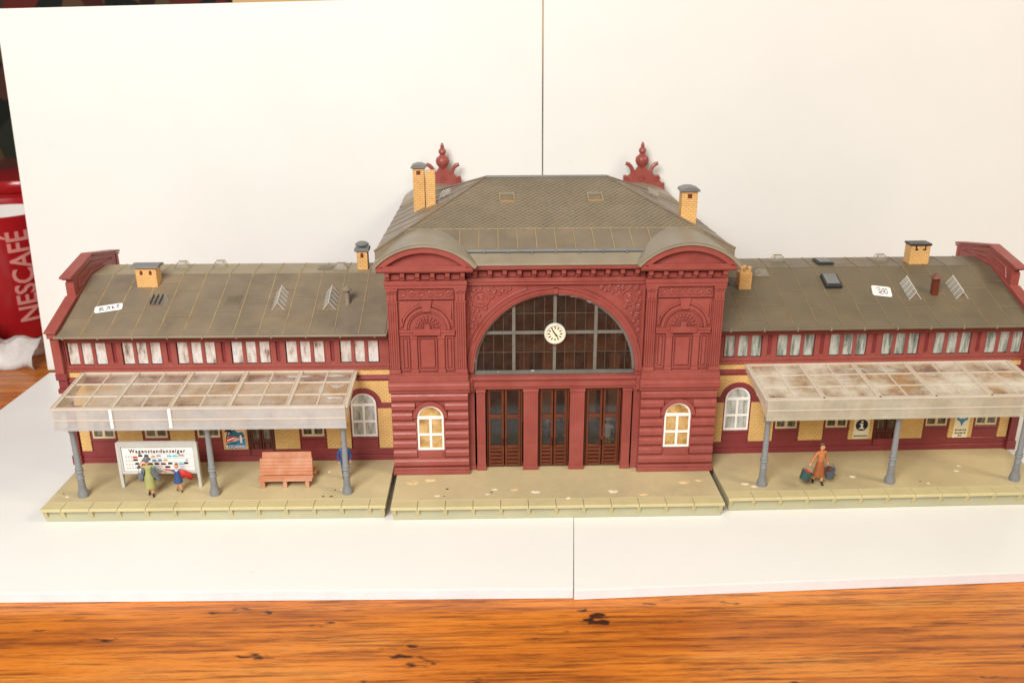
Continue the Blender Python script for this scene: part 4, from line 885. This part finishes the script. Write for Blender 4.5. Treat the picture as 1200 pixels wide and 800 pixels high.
        q = MB(); q.lathe([(1.3, 0), (1.15, 7.2), (2.3, 7.4), (2.5, 8.0), (1.2, 9.0), (.2, 9.4)], (X(102.3), 33, wz(33)), 12); q.build('vent_pipe', ZINC, W, 0, True)
        sticker(220.6, 31, 13.2, 5.4, R(14), [[(-.55, -.2), (-.65, .2), (-.5, .5), (-.35, .3)], [(-.7, -.1), (-.4, 0)], [(-.65, -.5), (-.3, -.4)], [(-.15, -.5), (.05, .4), (.1, -.5)], [(-.1, .3), (.15, .35)], [(.25, .4), (.3, -.45), (.45, -.2), (.3, .1)], [(.55, .45), (.75, .5), (.6, -.1), (.75, -.4)]])
    else:
        chimney(W, X(101.2), 43.5, wz(40), 97.5, 6.4, 6, 'crown'); chimney(W, X(201.2), 65, 94.5, 105.5, 10.6, 7, 'crenel')
        tent(186.6, 37); tent(211.0, 37)
        for x, y in ((113, 52), (127.5, 72), (184, 71)): dormer(x, y)
        for x, y in ((147.6, 45), (151.0, 67)):
            lz = 2.5 if y < 60 else 1.6
            q = MB(); q.slab([(X(x)-4.3, y-5, wz(y-5)+.4), (X(x)+4.3, y-5, wz(y-5)+.4), (X(x)+4.3, y+5, wz(y+5)+.4), (X(x)-4.3, y+5, wz(y+5)+.4)], 2.0 if y < 60 else 1.1); q.build('roof_hatch', SLATEB, RF, .2)
            q = MB(); q.slab([(X(x)-3.4, y-4, wz(y-4)+lz), (X(x)+3.4, y-4, wz(y-4)+lz), (X(x)+3.4, y+4, wz(y+4)+lz), (X(x)-3.4, y+4, wz(y+4)+lz)], .3); q.build('hatch_lid', LEAD, W, .1)
        q = MB(); z_ = wz(35); q.box(X(198)-1.5, X(198)+1.5, 33.5, 36.5, z_-.5, z_+8.8); fl = q.build('flue', FLUE, W, .15)
        q = MB(); zz = z_+8.8; q.add([(X(198)-2.4, 32.6, zz), (X(198)+2.4, 32.6, zz), (X(198)+2.4, 37.4, zz), (X(198)-2.4, 37.4, zz), (X(198), 35, zz+3.0)], [(0, 1, 4), (1, 2, 4), (2, 3, 4), (3, 0, 4), (3, 2, 1, 0)]); q.build('flue_cap', FLUE, fl)
        sticker(171.6, 37.5, 9.6, 8.6, R(-12), [[(-.5, .5), (-.2, .7), (-.1, .3), (-.4, .1)], [(0, .1), (.2, .6), (.3, .1)], [(.4, .6), (.6, .2)], [(-.4, -.5), (0, -.1), (-.2, -.6), (.2, -.5)], [(.2, -.1), (.5, -.5), (.6, 0)], [(-.3, -.2), (.3, .0)]])
    return W, ops
WL, ops = wing(-1, (0, 0, 0), R(-.3), 'red and yellow brick station wing with the wagon-order board and bench on its platform', ROOF, SEAM, CURT_L, 2)
WR, _ = wing(1, (0, 1.2, 0), R(.7), 'red and yellow brick station wing with the bucket carrier on its platform', ROOFD, SEAMD, CURT_R, 3)
for b_, lst, mt, nm in ((0, [(-232, -19, 1.0), (-223, -16.5, .9), (-103, -15, .8), (-112, 3, .7)], GLUEW, 'glue_spot'), (0, [(-110.6, -21.5, .8), (-106.8, -21.6, .9), (-106, -15.5, .5), (-235, -16, .5)], CHIP, 'chip'),
                        (1, [(92, -17, 1.9), (96, -19.5, 1.6), (147, -12, 1.6), (201, -8, 1.4), (181, -20, .9), (205, -3, 1.1)], GLUEW, 'glue_spot'), (1, [(147.5, -12.2, .5), (178, -18, .5), (139, -10, .5)], CHIP, 'chip')):
    spots([o for o in (WL, WR)[b_].children if o.name.startswith('platform')][0], lst, mt, nm)

# ---------------------------------------------------------------- posters on the piers (flat print)
def poster(parent, x, z, w_, h_, y, prints, paper):
    o = B('poster', paper, parent, x-w_/2, x+w_/2, y-.12, y, z-h_/2, z+h_/2, 0)
    groups = {}
    for lay, (mat, pts) in enumerate(prints): groups.setdefault((lay, mat.name), (mat, []))[1].append(pts)
    for (lay, _n), (mat, pl) in groups.items():
        q = MB()
        for pts in pl: q.ext([(x+p[0]*w_/2, z+p[1]*h_/2) for p in pts], 'y', y-.16-.03*lay, y-.13)
        q.build('print', mat, o)
    return o
yw = 15.4
po = poster(WL, -160.6, 20.9, 10.4, 12.2, yw, [
    (TEAL, [(-.75, .15), (-.3, .7), (.0, .75), (.3, .5), (.75, .55), (.95, .1), (.6, -.05), (-.2, .05)]),
    (PBLUE, [(-.95, -.95), (.95, -.95), (.95, .0), (.4, -.15), (-.2, -.35), (-.7, -.6)]),
    (PRED, [(-.95, .0), (-.2, .2), (.5, .02), (.1, -.02), (-.4, -.3), (-.95, -.42)]),
    (PAPER, [(-.8, -.15), (-.2, .05), (.2, .0), (-.3, -.12), (-.8, -.28)]),
    (TEAL, [(-.95, -.5), (-.3, -.3), (.2, -.4), (-.1, -.6), (-.95, -.62)]),
    (PAPER, [(.45, -.45), (.65, -.45), (.66, .15), (.55, .3), (.44, .15)]),
    (BLACK, [(-.88, .05), (-.78, .05), (-.6, .62), (-.68, .64)]),
    (BLACK, [(-.64, .62), (-1.0, .55), (-.85, .8), (-.98, .95), (-.6, .82), (-.3, .95), (-.38, .75), (-.1, .62), (-.4, .68), (-.25, .4)])], SKYP)
text('LOCARNO', 2.1, PAPER, po, (-160.4, yw-.42, 16.2), sx=.92, bold=.05)
def at_r(x): return x
pi_ = poster(WR, 160.8, 20.7, 8.2, 11.6, yw, [(BLACK, [(.78*math.cos(R(a)), .32+.56*math.sin(R(a))) for a in range(0, 360, 15)]), (PAPER, [(.15*math.cos(R(a)), .64+.10*math.sin(R(a))) for a in range(0, 360, 30)]), (PAPER, [(-.3, .48), (.16, .48), (.16, .05), (.34, .05), (.34, -.06), (-.34, -.06), (-.34, .05), (-.14, .05), (-.14, .38), (-.3, .38)])], DIAL)
text('INFORMATION', 1.05, BLACK, pi_, (160.8, yw-.32, 16.4), bold=.03)
ps = poster(WR, 213.4, 20.6, 7.8, 12.4, yw, [(PBLUE, [(-.8, .95), (-.2, .70), (0, .8), (.2, .70), (.8, .95), (.75, .65), (.25, .45), (0, .02), (-.25, .45), (-.75, .65)])], DIAL)
for z_, xs_ in ((18.8, (-2.7, -1.9, -1.0, -.2, .7, 1.6, 2.5)), (17.1, (-2.6, -1.7, -.9, 0, .8, 1.7, 2.5)), (15.7, (-.5, .5))):   # small print, too fine to read
    q = MB()
    for k, x_ in enumerate(xs_): q.ext([(213.4+x_-.33, z_-.4), (213.4+x_+.3, z_-.4+.1*(k % 2)), (213.4+x_+.33, z_+.3), (213.4+x_-.2, z_+.45-.2*(k % 3))], 'y', yw-.2, yw-.13)
    q.build('print', BLACK, ps)

# ---------------------------------------------------------------- departure board
sg_ = thing('wagon_order_board', 'grey framed board headed Wagenstandanzeiger with small coloured trains, on two legs', 'sign', (-190.2, -8.8, ZP), R(-.5))
q = MB(); q.box(-18.6, 18.6, -.5, .6, 7.4, 24.2); q.build('panel', SIGNG, sg_, .15)
B('sheet', PAPER, sg_, -16.6, 16.8, -.62, -.5, 9.0, 21.2, 0)
q = MB(); q.box(-18.6, 18.6, -1.0, -.5, 21.6, 24.2); q.box(-18.6, -17, -1, -.5, 8.6, 21.6); q.box(17.2, 18.6, -1, -.5, 8.6, 21.6); q.box(-18.6, 18.6, -1, -.5, 7.3, 8.6); q.build('frame', SIGNG, sg_, .12)
for sg2 in (-1, 1):
    q = MB(); q.ext([(-1.1, .02), (.5, .02), (.9, 7), (.9, 23.5), (-1.1, 24), (-1.4, 8)], 'x', sg2*18.5-.75, sg2*18.5+.75); q.build('leg', SIGNG, sg_, .15)
text('Wagenstandanzeiger', 2.75, BLACK, sg_, (0, -.68, 19.2), spacing=1.22, sx=.95, bold=.07)
for z in (17.6, 15.5, 13.4, 11.3, 21.0):
    B('rule_line', PGREY, sg_, -16.4, 16.6, -.66, -.62, z-.08, z+.08, 0)
rows_ = [(16.5, [(-10.8, 2.4, PRED, -.3), (-8.3, 2.2, BLACK, .4), (-5.4, 2.2, BLACK, .4), (-2.2, 2.0, YEL, 0), (.4, 2.4, PGREY, .3), (5.4, 2.6, CYAN, .15), (8.2, 2.6, CYAN, .15), (11.2, 3.0, PGREY, .4)]),
         (14.4, [(-10.8, 2.4, BLACK, .3), (-7.4, 2, YEL, -.2), (-4.8, 2, BLACK, .4), (-2.0, 2.0, PBLUE, .0), (.8, 2.0, PBLUE, .1), (3.4, 2.0, YEL, .1), (13.5, 1.4, PGREY, 0)]),
         (12.3, [(-10.2, 2.2, BLACK, .4), (-7.5, 2, F_RED, 0), (-4, 2.4, BLACK, .3), (-1.0, 2.4, BLACK, .3), (2.2, 2.6, FLUE, .2), (5.4, 2.3, BLACK, .4), (8.2, 1.8, PGREY, .3), (10.6, 2.6, CYAN, .2), (13.0, 2.2, BLACK, .5)]),
         (10.3, [(4.0, 2.6, BLACK, .5), (-6, 2, PGREY, 0)])]
for z, lst in rows_:
    q = MB()
    for k in range(4): q.box(-15.6+1.3*k, -14.7+1.3*k, -.66, -.62, z-.35, z+.25)
    q.build('small_print', PGREY, sg_)
    for x, w_, mt, dz in lst:
        q = MB(); q.ext([(x-w_/2, z-.55+dz), (x+w_/2, z-.55+dz), (x+w_/2, z+.15+dz), (x+w_*.2, z+.5+dz), (x-w_/2+.2, z+.45+dz)], 'y', -.67, -.62); q.build('train_print', mt, sg_)

# ---------------------------------------------------------------- bench
bn = thing('bench', 'terracotta double-sided slatted bench on the platform below the canopy', 'bench', (-130.2, -6.0, ZP), R(0))
for k in range(3): B('seat_slat', BENCH, bn, -13.4, 12.8, -6.6+1.75*k, -5.0+1.75*k, 4.2, 5.0, .12)
for k in range(3): B('seat_slat', BENCH, bn, -12.9, 13.3, 1.3+1.75*k, 2.9+1.75*k, 4.2, 5.0, .12)
for k in range(5):
    y0, z0 = -1.6+.32*k, 5.2+1.85*k
    q = MB(); q.add([(-12.9, y0, z0), (12.4, y0, z0), (12.4, y0+.28, z0+1.7), (-12.9, y0+.28, z0+1.7), (-12.9, y0+.8, z0), (12.4, y0+.8, z0), (12.4, y0+1.08, z0+1.7), (-12.9, y0+1.08, z0+1.7)], [(0, 1, 2, 3), (4, 7, 6, 5), (0, 4, 5, 1), (3, 2, 6, 7), (0, 3, 7, 4), (1, 5, 6, 2)]); q.build('back_slat', BENCH, bn, .12)
q = MB(); q.add([(-12.2, .9, 11.6), (12.0, .9, 11.6), (11.7, 1.9, 17.2), (-11.9, 1.9, 17.2), (-12.2, 2.2, 11.6), (12.0, 2.2, 11.6), (11.7, 2.6, 17.2), (-11.9, 2.6, 17.2)], [(0, 1, 2, 3), (4, 7, 6, 5), (0, 4, 5, 1), (3, 2, 6, 7), (0, 3, 7, 4), (1, 5, 6, 2)]); q.build('rear_backrest', BENCH, bn, .15)
bn.scale = (1, 1, .88)
for x in (-10.8, -.3, 10.4):
    q = MB(); q.ext([(-6.2, .02), (-4.8, .02), (-3.6, 3.2), (3.6, 3.2), (4.8, .02), (6.2, .02), (6.2, 4.2), (1.8, 4.2), (1.6, 14), (.9, 14), (-.6, 6.5), (-.8, 4.2), (-6.2, 4.2)], 'x', x-.9, x+.9); q.build('support', BENCH, bn, .1)

# ---------------------------------------------------------------- figures
def skin_mesh(joints, bones, mats, face_mat):
    """joints: name -> (x,y,z,r) in mm; one continuous skinned body, faces coloured by nearest bone"""
    names = list(joints); me = bpy.data.meshes.new('body')
    me.from_pydata([joints[n][:3] for n in names], [(names.index(a), names.index(b2)) for a, b2 in bones], [])
    o = bpy.data.objects.new('body', me); col.objects.link(o)
    o.modifiers.new('skin', 'SKIN'); sk = me.skin_vertices[0].data
    for i, n in enumerate(names): sk[i].radius = (joints[n][3], joints[n][3]*(joints[n][4] if len(joints[n]) > 4 else 1)); sk[i].use_root = (i == 0)
    sb = o.modifiers.new('sub', 'SUBSURF'); sb.levels = 2; sb.render_levels = 2
    dg = bpy.context.evaluated_depsgraph_get(); nm = bpy.data.meshes.new_from_object(o.evaluated_get(dg)); bpy.data.objects.remove(o)
    for v in nm.vertices: v.co *= S
    nm.materials.clear()
    for mt in mats: nm.materials.append(mt)
    J = {n: Vector(joints[n][:3]) for n in names}
    for p in nm.polygons:
        c_ = p.center/S; best = None
        for a, b2 in bones:
            d = J[b2]-J[a]; t_ = max(0, min(1, (c_-J[a]).dot(d)/max(d.length_squared, 1e-9))); dist = (J[a]+d*t_-c_).length/((joints[a][3]+joints[b2][3])*.5)
            if best is None or dist < best[0]: best = (dist, a, b2, t_)
        p.material_index = face_mat(best[1], best[2], best[3], c_); p.use_smooth = True
    return nm
BON = [('pelvis', 'waist'), ('waist', 'chest'), ('chest', 'neck'), ('neck', 'jaw'), ('jaw', 'head'), ('head', 'crown'), ('jaw', 'nose'),
       ('chest', 'shL'), ('shL', 'elL'), ('elL', 'wrL'), ('wrL', 'haL'), ('haL', 'fiL'), ('wrL', 'thL'), ('chest', 'shR'), ('shR', 'elR'), ('elR', 'wrR'), ('wrR', 'haR'), ('haR', 'fiR'), ('wrR', 'thR'),
       ('pelvis', 'hiL'), ('hiL', 'knL'), ('knL', 'anL'), ('anL', 'toL'), ('pelvis', 'hiR'), ('hiR', 'knR'), ('knR', 'anR'), ('anR', 'toR')]
def person(label, loc, rz, h, mats, pose, cat='figurine', thin=1.0, group=None):
    """pose overrides joint positions given for a 20 mm figure facing -y; mats: skin, top, sleeve, leg, shoe"""
    j = dict(pelvis=(0, 0, 10.2, 1.5, .8), waist=(0, 0, 12, 1.35, .75), chest=(0, 0, 14.6, 1.65, .75), neck=(0, 0, 16.6, .55), jaw=(0, -.15, 17.5, .85, 1.05), head=(0, 0, 18.6, 1.15, 1.1), crown=(0, .1, 19.5, .8), nose=(0, -1.0, 18.2, .22),
             shL=(-2.0, 0, 15.6, .78), elL=(-2.6, .2, 12.6, .62), wrL=(-2.7, -.3, 10.0, .46), haL=(-2.7, -.5, 9.2, .46, .7), fiL=(-2.7, -.6, 8.3, .3), thL=(-2.4, -.9, 9.3, .2),
             shR=(2.0, 0, 15.6, .78), elR=(2.6, .2, 12.6, .62), wrR=(2.7, -.3, 10.0, .46), haR=(2.7, -.5, 9.2, .46, .7), fiR=(2.7, -.6, 8.3, .3), thR=(2.4, -.9, 9.3, .2),
             hiL=(-.95, 0, 9.4, 1.15), knL=(-1.0, -.2, 5.2, .85), anL=(-1.0, .1, .9, .5), toL=(-1.1, -1.5, .45, .48), hiR=(.95, 0, 9.4, 1.15), knR=(1.0, -.2, 5.2, .85), anR=(1.0, .1, .9, .5), toR=(1.1, -1.5, .45, .48))
    for k, v in pose.items():
        if k in j: j[k] = (*v[:3], *(v[3:] if len(v) > 3 else j[k][3:]))
    f = h/20.0; j = {k: (v[0]*f, v[1]*f, v[2]*f, v[3]*f*thin, *(v[4:])) for k, v in j.items()}
    def fm(a, b2, t_, c_):
        if b2 in ('jaw', 'head', 'crown', 'nose') or b2[:2] in ('ha', 'fi', 'th'): return 0
        if b2 in ('waist', 'chest', 'neck', 'shL', 'shR'): return 1
        if b2[:2] in ('el', 'wr'): return 2
        if b2[:2] == 'to' or (b2[:2] == 'an' and t_ > .8): return 4
        return 3
    T = thing('person', label, cat, loc, rz, group)
    me = skin_mesh(j, BON, mats, fm); link('body', me, T)
    return T, f, j
def loft(rings, n=14):                            # rings: (cx,cy,z,rx,ry)
    q = MB(); vs = []; fs = []
    for k, (cx, cy, z, rx, ry) in enumerate(rings):
        for i in range(n):
            a = 2*math.pi*i/n; w_ = 1+.06*math.sin(5*a+k); vs.append((cx+rx*w_*math.cos(a), cy+ry*w_*math.sin(a), z))
    for k in range(len(rings)-1):
        for i in range(n): fs.append((k*n+i, k*n+(i+1) % n, (k+1)*n+(i+1) % n, (k+1)*n+i))
    fs += [tuple(range(n))[::-1], tuple((len(rings)-1)*n+i for i in range(n))]
    return q.add(vs, fs)
def hair(T, f, j, mat, style='short', name='hair'):
    h_ = j['head']; q = MB()
    if style == 'hat':
        q.lathe([(2.0*f, .35*f), (2.05*f, .6*f), (1.3*f, .75*f), (1.2*f, 1.6*f), (.8*f, 2.0*f), (.2*f, 2.05*f)], (h_[0], h_[1]+.05*f, h_[2]), 14); q.build('hat', mat, T, 0, True); return
    blob(q, (h_[0], h_[1]+.28*f, h_[2]+.35*f), 1.28*f, 1.25*f, 1.15*f, 10, 6, .05)
    if style == 'bun': blob(q, (h_[0], h_[1]+1.3*f, h_[2]+.2*f), .7*f, .6*f, .65*f, 8, 5, .06)
    if style == 'long': blob(q, (h_[0], h_[1]+.8*f, h_[2]-.5*f), 1.15*f, .75*f, 1.5*f, 10, 6, .05)
    q.build(name, mat, T, 0, True)
def face_bits(T, f, j):
    h_ = j['head']; q = MB()
    for sx in (-.42, .42): blob(q, (h_[0]+sx*f, h_[1]-1.02*f, h_[2]+.05*f), .14*f, .12*f, .12*f, 6, 4, 0)
    q.build('eyes', F_HAIR, T, 0, True)
    q = MB(); blob(q, (h_[0], h_[1]-.98*f, h_[2]-.95*f), .32*f, .12*f, .09*f, 6, 4, 0); q.build('mouth', F_RED, T, 0, True)
# woman in a grey coat, hurrying with a child by the hand
T, f, j = person('figurine of a woman in open grey coat and olive dress, hand raised to her hat', (-192.4, -17.6, ZP), R(10), 19.8, [SKIN, F_OLIVE, F_GREY, SKIN, F_BLACKS],
    dict(crown=(0, .1, 19.4, .8), shL=(-2.0, 0, 15.7), elL=(-4.4, -.6, 15.4), wrL=(-3.2, -1.4, 17.4), haL=(-2.5, -1.2, 18.2), fiL=(-1.8, -.9, 19.0), thL=(-2.6, -1.7, 18.4),
         elR=(3.8, .2, 13.6), wrR=(5.8, .2, 12.0), haR=(6.5, .2, 11.5), fiR=(7.2, .2, 11.0), thR=(6.4, -.4, 11.2), knL=(-.6, -.6, 5.4), anL=(-.9, .9, 1.4), toL=(-1.0, -.6, .5), knR=(.9, -1.2, 5.4), anR=(1.2, -1.2, .9), toR=(1.3, -2.8, .45)))
hair(T, f, j, F_GREY, 'hat'); face_bits(T, f, j)
loft([(.2*f, -.7*f, 4.8*f, 2.5*f, 2.3*f), (0, -.4*f, 8*f, 2.3*f, 1.9*f), (0, -.2*f, 10.5*f, 2.1*f, 1.6*f), (0, 0, 12.2*f, 1.5*f, 1.1*f), (0, 0, 14.8*f, 1.75*f, 1.25*f), (0, 0, 16.2*f, .9*f, .7*f)]).build('dress', F_OLIVE, T, 0, True)
for sg2 in (-1, 1):
    q = MB(); w1 = 2.2 if sg2 > 0 else .9
    q.add([(sg2*.9*f, -1.35*f, 16.2*f), (sg2*2.6*f, -.2*f, 16.0*f), (sg2*2.2*f, 1.3*f, 15.6*f), (sg2*.2*f, 1.5*f, 16.1*f),
           (sg2*1.5*f, -1.5*f, 12.0*f), (sg2*(2.8+.3*w1)*f, -.2*f, 11.8*f), (sg2*2.6*f, 1.5*f, 11.6*f), (0, 1.6*f, 11.8*f),
           (sg2*(1.9+.5*w1)*f, -1.5*f, 8.2*f), (sg2*(3.2+.9*w1)*f, .1*f, 7.6*f), (sg2*(2.6+.5*w1)*f, 2.2*f, 6.8*f), (0, 2.3*f, 6.6*f)],
          [(0, 1, 5, 4), (1, 2, 6, 5), (2, 3, 7, 6), (4, 5, 9, 8), (5, 6, 10, 9), (6, 7, 11, 10)]); q.v = [(a*1.18, e*1.1, z) for a, e, z in q.v]
    o = q.build('coat', F_GREY, T, 0, True); so = o.modifiers.new('thickness', 'SOLIDIFY'); so.thickness = .0005; o.modifiers.new('sub', 'SUBSURF').levels = 1
q = MB(); q.box(-4.3*f, -2.2*f, -1.9*f, -.9*f, 10.2*f, 13.0*f); q.tube([(-4.2*f, -1.4*f, 13*f), (-3.8*f, -1.4*f, 15.2*f), (-2.6*f, -1.4*f, 13*f)], .14*f, 5); o = q.build('handbag', F_GREY, None, .2)
tag(o, 'small grey handbag hanging from the raised arm of the grey-coated woman', 'bag'); o.location = T.location; o.rotation_euler = T.rotation_euler
# child
T, f, j = person('figurine of a child in blue pinafore with red coat flying', (-180.2, -14.6, ZP), R(8), 15.0, [SKIN, F_BLUE, F_RED, SKIN, F_HAIR],
    dict(head=(0, 0, 18.4, 1.6, 1.1), jaw=(0, -.15, 17.0, 1.2), crown=(0, .1, 19.7, 1.1), shL=(-2.1, 0, 15.4), elL=(-4.3, .2, 16.0), wrL=(-6.4, .2, 16.6), haL=(-7.2, .2, 16.9), fiL=(-7.9, .2, 17.2), thL=(-7.2, -.5, 16.7),
         elR=(4.4, .8, 13.8), wrR=(6.2, 1.2, 12.2), haR=(6.9, 1.3, 11.6), fiR=(7.5, 1.4, 11.0), thR=(6.6, .7, 11.4), knL=(-1.0, -.4, 5.2), anL=(-1.2, .8, 1.9), toL=(-1.3, -.6, 1.2), knR=(1.2, -.3, 5), anR=(1.6, -.3, .9), toR=(1.7, -1.9, .45)))
hair(T, f, j, F_HAIR, 'long'); face_bits(T, f, j)
loft([(0, -.1*f, 7.0*f, 2.9*f, 2.3*f), (0, 0, 10*f, 2.3*f, 1.8*f), (0, 0, 12*f, 1.7*f, 1.3*f), (0, 0, 15.6*f, 1.9*f, 1.4*f)]).build('pinafore', F_BLUE, T, 0, True)
loft([(0, 0, 15.2*f, 1.5*f, 1.5*f), (0, 0, 16.4*f, .9*f, .9*f)], 10).build('collar', F_WHITE, T, 0, True)
q = MB(); q.add([(1.2*f, .3*f, 16.2*f), (4.6*f, .6*f, 15.0*f), (8.6*f, .8*f, 12.2*f), (9.6*f, .8*f, 9.2*f), (7.6*f, 1.2*f, 8.0*f), (4.6*f, 1.2*f, 10.4*f), (1.6*f, 1.4*f, 9.0*f), (1.4*f, 1.0*f, 12.6*f)], [(0, 1, 7), (1, 5, 6, 7), (1, 2, 5), (2, 3, 4, 5)])
o = q.build('coat', F_RED, T, 0, True); so = o.modifiers.new('thickness', 'SOLIDIFY'); so.thickness = .0009
# man in a blue suit behind the post
T, f, j = person('figurine of a man in a blue suit standing behind the canopy post', (-102.6, -3.6, ZP), R(14), 20.6, [SKIN, F_BLUE, F_BLUE, F_BLUE, F_BLACKS],
    dict(elL=(-3.0, .3, 12.6), wrL=(-2.9, -.2, 9.9), elR=(3.0, .3, 12.6), wrR=(2.9, -.2, 9.9)), thin=1.04)
hair(T, f, j, F_HAIR, 'short'); face_bits(T, f, j)
loft([(0, 0, 9.2*f, 2.1*f, 1.45*f), (0, 0, 11.5*f, 1.9*f, 1.3*f), (0, 0, 14.6*f, 2.2*f, 1.4*f), (0, 0, 16.0*f, 1.5*f, 1.0*f)]).build('jacket', F_BLUE, T, 0, True)
# woman with two buckets
T, f, j = person('figurine of a woman in orange blouse and brown skirt carrying two buckets', (127.4, -15.6, ZP), R(16), 22.0, [SKIN, F_ORANGE, F_ORANGE, SKIN, F_BLACKS],
    dict(shL=(-2.0, 0, 15.5), elL=(-3.7, 0, 13.0), wrL=(-5.2, -.3, 10.9), haL=(-5.8, -.4, 10.2), fiL=(-6.2, -.5, 9.5), thL=(-5.4, -.9, 10.0), elR=(3.0, .5, 12.6), wrR=(3.7, .0, 10.3), haR=(3.9, -.2, 9.5), fiR=(4.0, -.3, 8.8), thR=(3.6, -.7, 9.5),
         knL=(-1.2, .2, 5.2), anL=(-1.9, 1.5, 1.5), toL=(-2.6, .2, .6), knR=(.9, -.6, 5.2), anR=(.8, -1.2, .9), toR=(.7, -2.8, .45)))
hair(T, f, j, F_HAIR, 'bun'); face_bits(T, f, j)
loft([(-.2*f, 0, 4.4*f, 2.7*f, 2.2*f), (-.1*f, 0, 7.4*f, 2.3*f, 1.8*f), (0, 0, 10.2*f, 1.9*f, 1.45*f), (0, 0, 12.0*f, 1.45*f, 1.1*f)]).build('skirt', F_BROWN, T, 0, True)
loft([(0, 0, 11.3*f, 1.65*f, 1.25*f), (0, 0, 12.4*f, 1.5*f, 1.1*f), (0, -.05*f, 14.4*f, 1.85*f, 1.4*f), (0, 0, 16.0*f, 1.0*f, .8*f)]).build('blouse', F_ORANGE, T, 0, True)
def bucket(label, lc, tilt, mat, fill, fillm):
    o = thing('bucket', label, 'bucket', (0, 0, 0)); o.location = T.matrix_basis @ (Vector(lc)*S); o.rotation_euler = (0, tilt, R(16))
    MB().lathe([(2.0, -4.6), (2.1, -4.4), (2.75, 0), (2.9, .2), (2.6, .2), (2.5, -.8)], (0, 0, 0), 16).build('pail', mat, o, 0, True)
    q = MB()
    for k in range(9): a = k*2.4; blob(q, (1.5*math.sin(a)*(k % 3)/2, 1.5*math.cos(a)*(k % 3)/2, .1), .8, .8, .6, 7, 4, .15)
    q.build('load', fillm, o, 0, True)
    q = MB(); q.tube([(2.8*math.cos(R(a)), 0, .1+3.0*math.sin(R(a))) for a in range(0, 181, 20)], .16, 5); q.build('handle', LEAD, o)
    return o
bucket('green bucket full of red fruit carried by the woman', (-7.2, -.8, 8.2), R(28), F_GREEN, 0, F_RED)
bucket('blue-grey bucket of dark fruit carried by the woman', (5.4, -.4, 7.2), R(-8), F_BUCK, 0, FLUE)
# travellers inside the hall, seen through the door glass
for (x, y, rz, m5, lab) in ((-2.8, 15, R(20), [SKIN, F_BLUE, F_BLUE, F_GREY, F_BLACKS], 'figurine of a man in blue coat and white hat inside the middle hall door'),
                            (28.8, 17, R(-15), [SKIN, F_WHITE, F_BLUE, F_TAN, F_BLACKS], 'figurine with white hat and tan trousers inside the hall behind the glass door'),
                            (3.6, 21, R(160), [SKIN, F_NAVY, F_NAVY, F_NAVY, F_BLACKS], 'figurine in dark navy clothes inside the middle hall door'),
                            ):
    T, f, j = person(lab, (x, y, ZP+.5), rz, 21.5, m5, {})
    hair(T, f, j, F_WHITE if m5[1] is not F_NAVY else F_HAIR, 'hat' if m5[1] is not F_NAVY else 'short')
